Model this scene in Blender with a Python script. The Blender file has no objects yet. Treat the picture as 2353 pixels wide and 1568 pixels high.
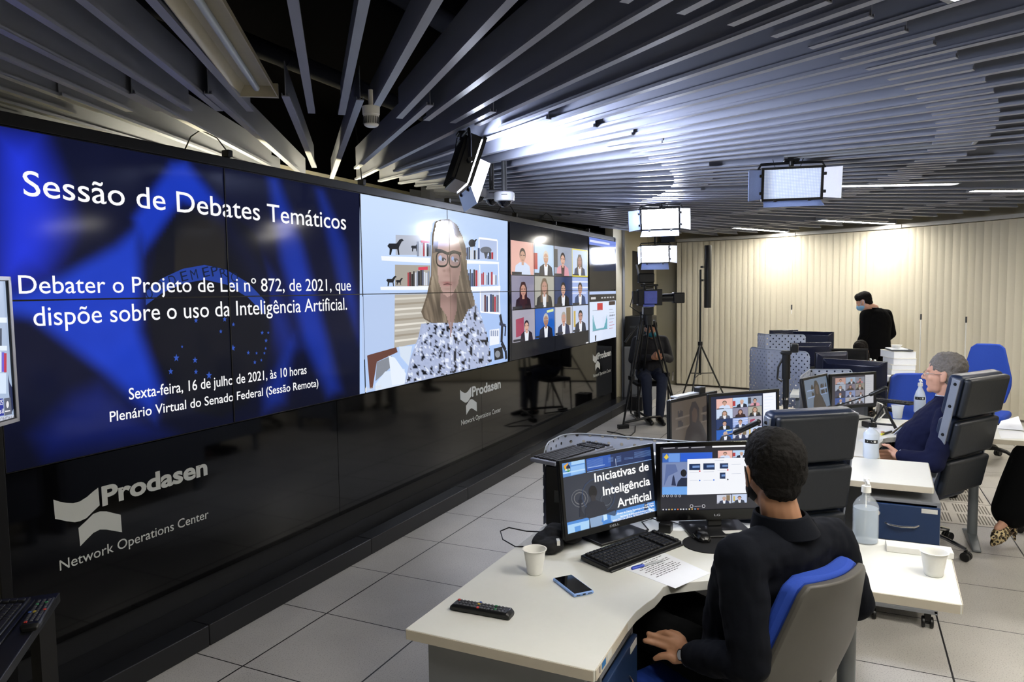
import bpy, bmesh, math, random
from mathutils import Vector, Matrix, noise
from mathutils.geometry import tessellate_polygon
import numpy as np
random.seed(7)
scene = bpy.context.scene
C = scene.collection
V = Vector
# ------------------------------------------------------------------ camera, world, exposure
IMG_W, IMG_H = 2353, 1568
FPX, YAW, PITCH, ROLL, CAM_H = 1648.97, .4373, .0712, -.0134, 1.7474
_cy, _sy, _cp, _sp = math.cos(YAW), math.sin(YAW), math.cos(PITCH), math.sin(PITCH)
FWD = V((_cy*_cp, _sy*_cp, -_sp)); _r = V((_sy, -_cy, 0)); _u = _r.cross(FWD)
RGT = _r*math.cos(ROLL)+_u*math.sin(ROLL); UPV = _u*math.cos(ROLL)-_r*math.sin(ROLL)
EYE = V((0, 0, CAM_H))
cd = bpy.data.cameras.new('camera'); cam = bpy.data.objects.new('camera', cd); C.objects.link(cam)
cd.lens = FPX/IMG_W*36; cd.sensor_width = 36; cd.clip_start = .05; cd.clip_end = 100
cam.matrix_world = Matrix(((RGT.x, UPV.x, -FWD.x, 0), (RGT.y, UPV.y, -FWD.y, 0), (RGT.z, UPV.z, -FWD.z, CAM_H), (0, 0, 0, 1)))
scene.camera = cam
wd = bpy.data.worlds.new('world'); scene.world = wd; wd.use_nodes = True
wd.node_tree.nodes['Background'].inputs[0].default_value = (.5, .55, .7, 1)
wd.node_tree.nodes['Background'].inputs[1].default_value = .02
vs = scene.view_settings
vs.view_transform = 'Standard'; vs.look = 'None'; vs.gamma = 1; vs.use_curve_mapping = False; vs.exposure = 0.0
# lamp strengths (W/m2 of tube or panel surface, in emission units)
E_TUBE, E_LED, E_SCREEN = 110.0, 130.0, 1.0
# ------------------------------------------------------------------ photo pixel -> point in the room
def ray(x, y): return FWD+RGT*((x-IMG_W/2)/FPX)-UPV*((y-IMG_H/2)/FPX)
def atz(x, y, z): d = ray(x, y); return EYE+d*((z-CAM_H)/d.z)
def aty(x, y, Y): d = ray(x, y); return EYE+d*(Y/d.y)
def atd(x, y, D): return EYE+ray(x, y)*D
def atplane(x, y, o, n): d = ray(x, y); return EYE+d*((V(o)-EYE).dot(n)/d.dot(n))
def lin(c):
    f = lambda v: v/12.92 if v <= .04045 else ((v+.055)/1.055)**2.4
    return tuple(f(v) for v in c)
def hexc(h): return lin(tuple(int(h[i:i+2], 16)/255 for i in (0, 2, 4)))
# ------------------------------------------------------------------ materials
MATS = {}
def mat(name, col, rough=.5, metal=0., spec=.5, var=.08, scale=25., bump=0., emit=None, es=0., trans=0., ior=1.45, alpha=1., coat=0., sheen=0.):
    if name in MATS: return MATS[name]
    m = bpy.data.materials.new(name); m.use_nodes = True; nt = m.node_tree; b = nt.nodes['Principled BSDF']
    if isinstance(col, str): col = hexc(col)
    I = b.inputs
    I['Roughness'].default_value = rough; I['Metallic'].default_value = metal; I['Specular IOR Level'].default_value = spec
    I['IOR'].default_value = ior; I['Transmission Weight'].default_value = trans; I['Alpha'].default_value = alpha
    I['Coat Weight'].default_value = coat; I['Sheen Weight'].default_value = sheen
    tc = nt.nodes.new('ShaderNodeTexCoord'); nz = nt.nodes.new('ShaderNodeTexNoise'); nz.inputs['Scale'].default_value = scale; nz.inputs['Detail'].default_value = 4
    nt.links.new(tc.outputs['Object'], nz.inputs['Vector'])
    mx = nt.nodes.new('ShaderNodeMix'); mx.data_type = 'RGBA'
    mx.inputs['A'].default_value = (*[c*(1-var) for c in col], 1); mx.inputs['B'].default_value = (*[min(1, c*(1+var)) for c in col], 1)
    nt.links.new(nz.outputs['Fac'], mx.inputs['Factor']); nt.links.new(mx.outputs['Result'], I['Base Color'])
    if bump:
        bp = nt.nodes.new('ShaderNodeBump'); bp.inputs['Strength'].default_value = bump; bp.inputs['Distance'].default_value = .01
        nt.links.new(nz.outputs['Fac'], bp.inputs['Height']); nt.links.new(bp.outputs['Normal'], I['Normal'])
    if emit:
        I['Emission Color'].default_value = (*(hexc(emit) if isinstance(emit, str) else emit), 1); I['Emission Strength'].default_value = es
    MATS[name] = m; return m
def screen_mat(name, strength, gloss=.12, spec=.5):
    if name in MATS: return MATS[name]
    m = bpy.data.materials.new(name); m.use_nodes = True; nt = m.node_tree; b = nt.nodes['Principled BSDF']
    b.inputs['Base Color'].default_value = (.006, .006, .007, 1); b.inputs['Roughness'].default_value = gloss; b.inputs['Specular IOR Level'].default_value = spec
    a = nt.nodes.new('ShaderNodeVertexColor'); a.layer_name = 'Col'
    nt.links.new(a.outputs['Color'], b.inputs['Emission Color']); b.inputs['Emission Strength'].default_value = strength
    MATS[name] = m; return m
# ------------------------------------------------------------------ objects: things, parts, structure
def tag(o, label, cat, group=None):
    o['label'] = label; o['category'] = cat
    if group: o['group'] = group
    return o
def thing(name, label, cat, loc=(0, 0, 0), rz=0., group=None):
    o = bpy.data.objects.new(name, None); C.objects.link(o); o.empty_display_size = .05
    o.location = loc; o.rotation_euler = (0, 0, rz)
    return tag(o, label, cat, group)
def basis(o):
    m = Matrix.Translation(o.location) @ o.rotation_euler.to_matrix().to_4x4()
    return basis(o.parent) @ m if o.parent else m
def link(name, me, parent=None, kind=None):
    o = bpy.data.objects.new(name, me); C.objects.link(o)
    if parent is not None: o.parent = parent
    if kind: o['kind'] = kind
    return o
def dup(root, loc=None, rz=None, label=None, group=None):
    r = root.copy(); C.objects.link(r)
    if loc is not None: r.location = loc
    if rz is not None: r.rotation_euler = (0, 0, rz)
    if label: r['label'] = label
    if group: r['group'] = group
    for ch in list(root.children):
        c = ch.copy(); C.objects.link(c); c.parent = r
        for g in list(ch.children):
            d = g.copy(); C.objects.link(d); d.parent = c
    return r
def frame_from(p, fdir, up=V((0, 0, 1))):
    x = V(fdir).normalized(); y = V(up).cross(x).normalized(); z = x.cross(y)
    return Matrix(((x.x, y.x, z.x, p[0]), (x.y, y.y, z.y, p[1]), (x.z, y.z, z.z, p[2]), (0, 0, 0, 1)))
class MB:
    """collects shapes; build() links them as one mesh object"""
    def __init__(s): s.v = []; s.f = []; s.mi = []; s.M = Matrix(); s.k = 0; s.col = None
    def add(s, vs, fs):
        o = len(s.v); s.v += [s.M @ V(p) for p in vs]; s.f += [[i+o for i in f] for f in fs]; s.mi += [s.k]*len(fs); return s
    def box(s, c, d, rz=0., R=None):
        x, y, z = [q/2 for q in d]
        P = [V((a*x, b*y, e*z)) for e in (-1, 1) for b in (-1, 1) for a in (-1, 1)]
        R = R or Matrix.Rotation(rz, 3, 'Z')
        return s.add([R @ p+V(c) for p in P], [[0, 2, 3, 1], [4, 5, 7, 6], [0, 1, 5, 4], [2, 6, 7, 3], [0, 4, 6, 2], [1, 3, 7, 5]])
    def loft(s, rings, cap=True, closed=False):
        n = len(rings[0]); vs = [p for r in rings for p in r]; fs = []
        m = len(rings)
        for i in range(m if closed else m-1):
            a, b = i*n, ((i+1) % m)*n
            for j in range(n): fs.append([a+j, a+(j+1) % n, b+(j+1) % n, b+j])
        if cap and not closed: fs.append(list(range(n))[::-1]); fs.append([(m-1)*n+j for j in range(n)])
        return s.add(vs, fs)
    def cyl(s, a, b, r0, r1=None, n=16):
        r1 = r0 if r1 is None else r1; a, b = V(a), V(b); d = (b-a).normalized()
        t = V((1, 0, 0)) if abs(d.x) < .8 else V((0, 1, 0)); u = d.cross(t).normalized(); w = d.cross(u)
        cs = [(math.cos(2*math.pi*i/n), math.sin(2*math.pi*i/n)) for i in range(n)]
        return s.loft([[a+(u*c+w*q)*r0 for c, q in cs], [b+(u*c+w*q)*r1 for c, q in cs]])
    def tube(s, P, r, n=8, closed=False):
        P = [V(p) for p in P]; m = len(P); rings = []
        rr = r if isinstance(r, (list, tuple)) else [r]*m
        prev = None
        for i in range(m):
            a = P[i-1] if (i or closed) else P[i]; b = P[(i+1) % m] if (i < m-1 or closed) else P[i]
            d = (b-a).normalized()
            if prev is None:
                t = V((0, 0, 1)) if abs(d.z) < .9 else V((1, 0, 0)); u = d.cross(t).normalized()
            else:
                u = (prev-d*prev.dot(d)); u = u.normalized() if u.length > 1e-6 else d.orthogonal().normalized()
            prev = u; w = d.cross(u)
            rings.append([P[i]+(u*math.cos(2*math.pi*j/n)+w*math.sin(2*math.pi*j/n))*rr[i] for j in range(n)])
        return s.loft(rings, closed=closed)
    def lathe(s, prof, n=24, c=(0, 0, 0)):
        c = V(c); rings = [[c+V((r*math.cos(2*math.pi*j/n), r*math.sin(2*math.pi*j/n), z)) for j in range(n)] for r, z in prof]
        return s.loft(rings)
    def prism(s, poly, z0, z1):
        n = len(poly); a = sum(poly[i][0]*poly[(i+1) % n][1]-poly[(i+1) % n][0]*poly[i][1] for i in range(n))
        if a < 0: poly = poly[::-1]
        vs = [(x, y, z0) for x, y in poly]+[(x, y, z1) for x, y in poly]
        tr = tessellate_polygon([[V((x, y, 0)) for x, y in poly]])
        fs = []
        for t in tr:
            p = [poly[i] for i in t]
            ar = (p[1][0]-p[0][0])*(p[2][1]-p[0][1])-(p[2][0]-p[0][0])*(p[1][1]-p[0][1])
            t = list(t) if ar > 0 else list(t)[::-1]
            fs.append(t[::-1]); fs.append([i+n for i in t])
        fs += [[i, (i+1) % n, n+(i+1) % n, n+i] for i in range(n)]
        return s.add(vs, fs)
    def ell(s, c, r, R=None, n=20, m=12):
        c = V(c); r = (r, r, r) if not hasattr(r, '__len__') else r; R = R or Matrix.Identity(3)
        vs = [c+R @ V((0, 0, -r[2]))]; fs = []
        for i in range(1, m):
            t = math.pi*i/m-math.pi/2
            for j in range(n):
                a = 2*math.pi*j/n; vs.append(c+R @ V((r[0]*math.cos(t)*math.cos(a), r[1]*math.cos(t)*math.sin(a), r[2]*math.sin(t))))
        vs.append(c+R @ V((0, 0, r[2]))); L = len(vs)-1
        for j in range(n):
            fs.append([0, 1+(j+1) % n, 1+j]); fs.append([L, L-n+j, L-n+(j+1) % n])
        for i in range(m-2):
            for j in range(n):
                a, b = 1+i*n, 1+(i+1)*n; fs.append([a+j, a+(j+1) % n, b+(j+1) % n, b+j])
        return s.add(vs, fs)
    def cap(s, a, ra, b, rb, n=14):
        a, b = V(a), V(b); d = b-a; L = d.length
        if L < 1e-6: return s.ell(a, ra)
        d /= L; u = d.orthogonal().normalized(); w = d.cross(u); rings = []
        K = 5
        for i in range(K+1):
            t = -math.pi/2+math.pi/2*i/K*.98+.02
            rings.append((a+d*ra*math.sin(t), ra*math.cos(t)))
        for i in range(K+1):
            t = math.pi/2*i/K*.98
            rings.append((b+d*rb*math.sin(t), rb*math.cos(t)))
        return s.loft([[p+(u*math.cos(2*math.pi*j/n)+w*math.sin(2*math.pi*j/n))*r for j in range(n)] for p, r in rings])
    def quad(s, a, b, c, d): return s.add([a, b, c, d], [[0, 1, 2, 3]])
    def mesh(s, name, mats=None, smooth=35., world_of=None):
        vs = s.v
        if world_of is not None:
            I = basis(world_of).inverted(); vs = [I @ p for p in vs]
        me = bpy.data.meshes.new(name); me.from_pydata([tuple(p) for p in vs], [], s.f)
        ms = mats if isinstance(mats, (list, tuple)) else [mats]
        for m in ms:
            if m: me.materials.append(m)
        if len(ms) > 1:
            for p, k in zip(me.polygons, s.mi): p.material_index = k
        if smooth:
            me.polygons.foreach_set('use_smooth', [True]*len(me.polygons))
            try: me.set_sharp_from_angle(angle=math.radians(smooth))
            except Exception: pass
        me.update(); return me
    def build(s, name, m, parent=None, bev=0., world=False, smooth=35., kind=None, seg=2):
        o = link(name, s.mesh(name, m, smooth, parent if world else None), parent, kind)
        if bev:
            b = o.modifiers.new('bevel', 'BEVEL'); b.width = bev; b.segments = seg; b.limit_method = 'ANGLE'; b.angle_limit = math.radians(40); b.harden_normals = False
        return o
def struct(name, mb, m, bev=0.): return mb.build(name, m, None, bev=bev, kind='structure')
def remesh(mb, name, m, voxel, smooth=4, parent=None, world=False, jitter=0., jscale=40., fac=.5):
    """one continuous skin over overlapping shapes"""
    o = mb.build(name, m, parent, world=world, smooth=0)
    r = o.modifiers.new('skin', 'REMESH'); r.mode = 'VOXEL'; r.voxel_size = voxel; r.use_smooth_shade = True
    if smooth:
        q = o.modifiers.new('smooth', 'SMOOTH'); q.factor = fac; q.iterations = smooth
    dg = bpy.context.evaluated_depsgraph_get(); dg.update()
    me = bpy.data.meshes.new_from_object(o.evaluated_get(dg), depsgraph=dg)
    o.modifiers.clear(); old = o.data; o.data = me; bpy.data.meshes.remove(old); me.name = name
    if not me.materials: me.materials.append(m)
    if jitter:
        nv = len(me.vertices); co = np.empty(nv*3, dtype=np.float32); nr = np.empty(nv*3, dtype=np.float32)
        me.vertices.foreach_get('co', co); me.vertex_normals.foreach_get('vector', nr); co = co.reshape(-1, 3); nr = nr.reshape(-1, 3)
        am = np.array([noise.noise(V(p)*jscale)*jitter+noise.noise(V(p)*jscale*2.7)*jitter*.5 for p in co], dtype=np.float32)
        me.vertices.foreach_set('co', (co+nr*am[:, None]).ravel())
    me.polygons.foreach_set('use_smooth', [True]*len(me.polygons)); me.update()
    return o
# ------------------------------------------------------------------ flat pictures and lettering on a plane
_glyph = {}
def text_tris(txt, bold=0.):
    k = (txt, bold)
    if k in _glyph: return _glyph[k]
    cu = bpy.data.curves.new('lettering', 'FONT'); cu.body = txt; cu.size = 1; cu.fill_mode = 'FRONT'; cu.offset = bold; cu.resolution_u = 4
    ob = bpy.data.objects.new('lettering', cu); C.objects.link(ob)
    dg = bpy.context.evaluated_depsgraph_get(); dg.update()
    me = ob.evaluated_get(dg).to_mesh(); me.calc_loop_triangles()
    vs = [(v.co.x, v.co.y) for v in me.vertices]; tr = [[vs[i] for i in t.vertices] for t in me.loop_triangles]
    ob.evaluated_get(dg).to_mesh_clear(); bpy.data.objects.remove(ob); bpy.data.curves.remove(cu)
    x0 = min(p[0] for t in tr for p in t); x1 = max(p[0] for t in tr for p in t)
    _glyph[k] = (tr, x0, x1); return _glyph[k]
CAPH = .73
class Paint:
    """a flat picture: coloured polygons in plane coordinates (metres)"""
    def __init__(s, o, u, v, step=6e-5):
        s.o, s.u, s.v = V(o), V(u).normalized(), V(v).normalized(); s.n = s.u.cross(s.v); s.T = []; s.L = 0; s.step = step
    def q(s, x, y):
        p = atplane(x, y, s.o, s.n)-s.o; return (p.dot(s.u), p.dot(s.v))
    def tri(s, p, c): s.T.append((p, c, s.L))
    def poly(s, pts, col, px=True, same=False):
        if isinstance(col, str): col = hexc(col)
        if not same: s.L += 1
        P = [s.q(*p) for p in pts] if px else list(pts)
        for t in tessellate_polygon([[V((a, b, 0)) for a, b in P]]):
            s.tri([P[i] for i in t], [col]*3)
        return s
    def rect(s, x0, y0, x1, y1, col, px=True, same=False): return s.poly([(x0, y0), (x1, y0), (x1, y1), (x0, y1)], col, px, same)
    def disc(s, x, y, rx, ry, col, px=True, same=False, n=18, a=0.):
        ca, sa = math.cos(a), math.sin(a)
        return s.poly([(x+rx*math.cos(2*math.pi*i/n)*ca-ry*math.sin(2*math.pi*i/n)*sa, y+rx*math.cos(2*math.pi*i/n)*sa+ry*math.sin(2*math.pi*i/n)*ca) for i in range(n)], col, px, same)
    def line(s, pts, w, col, px=True):
        s.L += 1
        P = [V(s.q(*p)) if px else V(p) for p in pts]
        for a, b in zip(P, P[1:]):
            d = (b-a); d = V((-d.y, d.x)).normalized()*w/2
            s.poly([a+d, b+d, b-d, a-d], col, False, True)
        return s
    def text(s, txt, p0, p1, col, cap=None, px=True, bold=0., h=None):
        """baseline from p0 to p1; cap = pixel on the cap line above p0"""
        if isinstance(col, str): col = hexc(col)
        s.L += 1
        a, b = (V(s.q(*p0)), V(s.q(*p1))) if px else (V(p0), V(p1))
        tr, x0, x1 = text_tris(txt, bold); d = b-a; sx = d.length/(x1-x0); d.normalize(); w = V((-d.y, d.x))
        if h is not None: sy = h/CAPH
        elif cap is not None: sy = abs((V(s.q(*cap))-a).dot(w))/CAPH
        else: sy = sx
        for t in tr: s.tri([tuple(a+d*((x-x0)*sx)+w*(y*sy)) for x, y in t], [col]*3)
        return s
    def grid(s, fn, x0, y0, x1, y1, nx, ny, px=True):
        s.L += 1
        G = [[(s.q(x0+(x1-x0)*i/nx, y0+(y1-y0)*j/ny) if px else (x0+(x1-x0)*i/nx, y0+(y1-y0)*j/ny), fn(x0+(x1-x0)*i/nx, y0+(y1-y0)*j/ny)) for i in range(nx+1)] for j in range(ny+1)]
        for j in range(ny):
            for i in range(nx):
                a, b, c, d = G[j][i], G[j][i+1], G[j+1][i+1], G[j+1][i]
                s.tri([a[0], b[0], c[0]], [a[1], b[1], c[1]]); s.tri([a[0], c[0], d[0]], [a[1], c[1], d[1]])
        return s
    def build(s, name, m, parent=None, clip=None, off=0., world=True):
        vs, fs, cs = [], [], []
        for p, c, L in s.T:
            P = [(*a, *b) for a, b in zip(p, c)]
            if clip:
                for ax, lim, sg in ((0, clip[0], 1), (0, clip[2], -1), (1, clip[1], 1), (1, clip[3], -1)):
                    Q = []
                    for i in range(len(P)):
                        a, b = P[i-1], P[i]; da, db = (a[ax]-lim)*sg, (b[ax]-lim)*sg
                        if (da >= 0) != (db >= 0):
                            t = da/(da-db); Q.append(tuple(x+(y-x)*t for x, y in zip(a, b)))
                        if db >= 0: Q.append(b)
                    P = Q
                    if len(P) < 3: break
                if len(P) < 3: continue
            ar = sum(P[i-1][0]*P[i][1]-P[i][0]*P[i-1][1] for i in range(len(P)))
            if abs(ar) < 1e-12: continue
            if ar < 0: P = P[::-1]
            k = len(vs)
            for x in P: vs.append(s.o+s.u*x[0]+s.v*x[1]+s.n*(off+L*s.step)); cs.append((*x[2:], 1))
            fs.append(list(range(k, len(vs))))
        if not fs: return None
        if world and parent is not None:
            I = basis(parent).inverted(); vs = [I @ p for p in vs]
        me = bpy.data.meshes.new(name); me.from_pydata([tuple(p) for p in vs], [], fs)
        at = me.color_attributes.new('Col', 'FLOAT_COLOR', 'CORNER')
        at.data.foreach_set('color', [x for f in fs for i in f for x in cs[i]])
        me.materials.append(m); me.update()
        return link(name, me, parent)
def lerp(a, b, t): return tuple(x+(y-x)*t for x, y in zip(a, b))
def sstep(a, b, x): t = max(0., min(1., (x-a)/(b-a))); return t*t*(3-2*t)
# ================================================================== room shell
HUB = V((5.248, 4.297, 0)); ZC = 2.62; WY = 3.126; WX0, PW, NP, ZT, ZB = 1.7405, 1.2135, 7, 2.439, 1.022
def polar(r, a): return V((HUB.x+r*math.cos(math.radians(a)), HUB.y+r*math.sin(math.radians(a)), 0))
def rblind(a): return 7.75+min(38, max(0, -a-12.5))*.0167
mWall = mat('wall_paint_beige', 'b9b29a', .7, var=.03)
mDarkWall = mat('plenum_black', '060607', .95, spec=0., var=.2)
mFin = mat('fin_grey_screen_tint', '8a8f9f', .38, spec=.5, var=.05, scale=9)  # grey enamel; its blue tint stands in for light from the screens
mBlack = mat('black_plastic', '101113', .38, var=.15)
mBlackMat = mat('black_matte', '0c0c0e', .7, var=.2)
mDarkGrey = mat('dark_grey_metal', '3b3d40', .45, var=.1)
mGrey = mat('grey_enamel', '8b8f96', .45, var=.05)
mChrome = mat('chrome', 'd8d8dc', .12, metal=1., var=.03)
mWhitePl = mat('white_plastic', 'e4e4e0', .4, var=.03)
mTube = mat('lit_tube', 'ffffff', .5, emit='fff9ee', es=E_TUBE)
mGlossBlack = mat('black_gloss_acrylic', '040405', .06, spec=.42, var=.1)
mSill = mat('charcoal_laminate', '17181b', .5, var=.1)
# floor with 0.6 m access tiles
mFloor = bpy.data.materials.new('access_floor_tiles'); mFloor.use_nodes = True
nt = mFloor.node_tree; bs = nt.nodes['Principled BSDF']
tc = nt.nodes.new('ShaderNodeTexCoord'); sx = nt.nodes.new('ShaderNodeSeparateXYZ'); nt.links.new(tc.outputs['Object'], sx.inputs[0])
def nmath(op, a, b=None):
    n = nt.nodes.new('ShaderNodeMath'); n.operation = op
    for i, q in enumerate((a, b)):
        if q is None: continue
        if isinstance(q, (int, float)): n.inputs[i].default_value = q
        else: nt.links.new(q, n.inputs[i])
    return n.outputs[0]
def edge(o, off):
    t = nmath('DIVIDE', nmath('ADD', o, 60-off), .6); f = nmath('FRACT', t); return nmath('ABSOLUTE', nmath('SUBTRACT', f, .5))
ex, ey = edge(sx.outputs['X'], 2.4051), edge(sx.outputs['Y'], 2.5433)
gap = nmath('GREATER_THAN', nmath('MAXIMUM', ex, nmath('ADD', ey, .002)), .5-.0052)
nz = nt.nodes.new('ShaderNodeTexNoise'); nz.inputs['Scale'].default_value = 160; nz.inputs['Detail'].default_value = 3; nt.links.new(tc.outputs['Object'], nz.inputs['Vector'])
nz2 = nt.nodes.new('ShaderNodeTexNoise'); nz2.inputs['Scale'].default_value = 3; nz2.inputs['Detail'].default_value = 6; nt.links.new(tc.outputs['Object'], nz2.inputs['Vector'])
rp = nt.nodes.new('ShaderNodeValToRGB'); rp.color_ramp.elements[0].position = .3; rp.color_ramp.elements[0].color = (*hexc('a29e98'), 1); rp.color_ramp.elements[1].position = .46; rp.color_ramp.elements[1].color = (*hexc('ccc8c1'), 1)
nt.links.new(nz.outputs['Fac'], rp.inputs[0])
m1 = nt.nodes.new('ShaderNodeMix'); m1.data_type = 'RGBA'; m1.blend_type = 'MULTIPLY'; m1.inputs['Factor'].default_value = .25
nt.links.new(rp.outputs[0], m1.inputs['A']); nt.links.new(nz2.outputs['Fac'], m1.inputs['B'])
m2 = nt.nodes.new('ShaderNodeMix'); m2.data_type = 'RGBA'; m2.inputs['B'].default_value = (.006, .006, .006, 1)
nt.links.new(gap, m2.inputs['Factor']); nt.links.new(m1.outputs['Result'], m2.inputs['A']); nt.links.new(m2.outputs['Result'], bs.inputs['Base Color'])
bs.inputs['Roughness'].default_value = .34; bs.inputs['Specular IOR Level'].default_value = .4
struct('floor', MB().box((4, .5, -.05), (24, 17, .1)), mFloor)
struct('ceiling', MB().box((4, .5, 3.45), (24, 17, .1)), mDarkWall)
# curved outer wall behind the blinds and round behind the camera
a0, a1 = -10.5, -206
ins, outs = [], []
for i in range(97):
    a = a0+(a1-a0)*i/96; r = rblind(a)+.22; p, q = polar(r, a), polar(r+.12, a)
    ins.append(p); outs.append(q)
struct('wall_right', MB().loft([[p, V((p.x, p.y, 3.4)), V((q.x, q.y, 3.4)), q] for p, q in zip(ins, outs)]), mWall)
struct('wall_back', MB().box((5, 4.45, 1.42), (21, .1, 2.84)), mat('service_wall_white', 'd8d3bf', .8, var=.04))
struct('plenum_wall', MB().box((5, 4.46, 3.12), (21, .1, .56)), mDarkWall)  # black wall above the service wall, darkness of the plenum put into colour
# the wall that goes on beyond the last screen, with a dark doorway
XE = WX0+NP*PW
X1, X2, X3 = aty(1453, 700, WY+.02).x, aty(1503, 700, WY+.02).x, aty(1507, 700, WY+.02).x
DT = aty(1460, 577, WY).z
struct('wall_left', MB().box(((XE+.06+X1)/2, WY+.08, 1.7), (X1-XE-.06, .12, 3.4)).box(((X1+X2)/2, WY+.08, (DT+3.4)/2), (X2-X1, .12, 3.4-DT)).box(((X2+X3)/2+.2, WY+.08, 1.7), (X3-X2+.4, .12, 3.4)), mWall)
struct('trim_1', MB().box((aty(1434, 700, WY).x, WY+.012, 1.6), (.1, .024, 3.2)), mGrey, .004)
struct('door_1', MB().box(((X1+X2)/2, WY+.05, DT/2), (X2-X1-.02, .05, DT-.02)), mat('door_black', '131214', .5, var=.1))
pb = polar(rblind(-11.4)+.03, -11.4); pa = V((X3+.02, WY+.06, 0))
dd = (pb-pa); mDoor = mat('door_grey_beige', '8f8b7c', .6, var=.03)
d2 = struct('door_2', MB().box(((pa+pb)/2+V((.06, .02, 1.28))), (dd.length, .05, 2.56), math.atan2(dd.y, dd.x)), mDoor)
h = atd(1546, 865, depth := (pb-EYE).dot(FWD)-.08)
MB().box(h, (.03, .03, .16)).build('door_handle', mChrome, d2, .006)
# ================================================================== ceiling fins in rings about one hub
def fin_meshes(L):
    w = MB().box((0, 0, .075), (L, .003, .15)).mesh('fin_web', mFin)
    c = MB().box((0, 0, -.002), (L, .034, .004)).box((0, -.0155, .004), (L, .003, .012)).box((0, .0155, .004), (L, .003, .012)).mesh('fin_channel', mFin)
    return w, c
LIGHTS = [(6.52, 8.0, -25., 1), (6.6, 8.15, -36.7, 1), (4.57, 5.6, -66.9, 1), (6.04, 7.35, -62.1, 1), (3.9, 5.0, -88.9, 0), (3.35, 4.78, -145.4, 0),
          (6.2, 7.5, -85, 1), (6.2, 7.5, -112, 1), (5.25, 6.5, -120, 1), (5.6, 6.7, -134, 1)]  # this row: unseen battens added to brighten desk and floor
def ring(tagname, r0, r1, a_start, pitch, n, label, parts, alt=None):
    shapes = {}
    for k in range(n):
        a = a_start+pitch*k; q0 = alt if (alt and k % 2) else r0
        if any(abs(a-la) < math.degrees(.085/((l0+l1)/2)) and l0 < r1 and l1 > q0 for l0, l1, la, _ in LIGHTS): continue
        L = r1-q0; key = round(L, 3)
        if key not in shapes: shapes[key] = fin_meshes(L)
        w, c = shapes[key]; p = polar((q0+r1)/2, a); p.z = ZC+.004; rz = math.radians(a)
        t = thing('ceiling_fin', label, 'ceiling fin', p, rz, tagname)
        link('web', w, t); link('channel', c, t)
    return
ring('fins of the innermost ring', 1.5, 3.38, -137.86-5.53*7, 5.53, 31, 'grey metal ceiling fin of the innermost ring fanning out above the screen wall', 1, 1.0)
ring('fins of the second ring', 3.08, 5.05, -133.73-2.65*16, 2.65, 62, 'grey metal ceiling fin of the second ring out from the hub', 1)
ring('fins of the third ring', 4.76, 6.75, -132.4-2.65*16, 2.65, 62, 'grey metal ceiling fin of the third ring, between hub and blinds', 1)
ring('fins of the outermost ring', 6.46, 7.72, -133.73-2.65*16, 2.65, 61, 'grey metal ceiling fin of the outermost ring, nearest the blinds', 1)
# battens between the fins
LN = {0: 'lit batten ceiling light ending above the left half of the blinds', 1: 'lit batten ceiling light ending above the middle of the blinds', 2: 'lit batten ceiling light beside the hanging square lamp',
      3: 'lit batten ceiling light at the right edge of the ceiling', 4: 'unlit batten ceiling light above the hanging square lamp', 5: 'unlit open trough light with bare tube above the left screens'}
for i, (l0, l1, a, lit) in enumerate(LIGHTS):
    p = polar((l0+l1)/2, a); L = l1-l0; p.z = ZC
    t = thing('ceiling_light', LN.get(i, 'added lit batten out of view, brightening desk and floor'), 'ceiling light', p, math.radians(a), None if i in LN else 'battens added over the back of the room')
    w = .055 if i != 5 else .085
    prof = [(-w, .0), (-w*.75, .05), (-w*.75, .06), (w*.75, .06), (w*.75, .05), (w, .0), (w-.004, .0), (w*.68, .048), (-w*.68, .048), (-w+.004, 0)]
    hb = MB(); hb.loft([[(x, y, z) for y, z in prof] for x in (-L/2, L/2)])
    hb.box((-L/2, 0, .03), (.02, 2*w, .06)).box((L/2, 0, .03), (.02, 2*w, .06))
    hb.build('housing', mGrey if i != 5 else mat('trough_cream', 'b3ad9a', .4, var=.08), t)
    MB().cyl((-L/2+.05, 0, .026), (L/2-.05, 0, .026), .014, n=12).build('tube', mTube if lit else mat('unlit_tube', 'b5c0cc', .25, var=.03), t)
    if lit: MB().box((0, 0, .002), (L-.03, w*1.5, .003)).build('diffuser', mTube, t)
# dim ducts up in the dark
for k, (p, q, r, lb) in enumerate([((1.2, .9, 3.05), (6.5, .9, 3.05), .1, 'dim round duct up in the dark above the fins'), ((1.2, 2.0, 3.2), (6.5, 2.0, 3.2), .06, 'dim thin duct in the dark between the fins and the screens'), ((1.2, 2.75, 3.0), (6.8, 2.75, 3.0), .05, 'dim conduit running over the fins just before the screens')]):
    d = V(q)-V(p); mb = MB().cyl(p, q, r, n=18)
    for i in range(1, 9):
        c = V(p)+d*i/9; mb.cyl(c-d.normalized()*.02, c+d.normalized()*.02, r*1.06, n=18)
    tag(mb.build('air_duct', mat('duct_dark', '1c1d20', .8, spec=.1)), lb, 'duct')
# warm work lamps on ledges behind the top of the screen wall
for i, (x, y) in enumerate(((3.3, 3.42), (4.5, 3.42))):
    t = thing('ceiling_light', 'warm batten glowing behind the top of the screen wall'+(', the one nearer the hub' if i else ', the one farther left'), 'ceiling light', (x, y, 2.34))
    MB().box((0, 0, -.03), (1.0, .07, .04)).build('housing', mGrey, t); MB().box((0, 0, .0), (.96, .05, .03)).build('diffuser', mat('lit_tube_warm', 'ffffff', .5, emit='fff0c4', es=75), t)
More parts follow.
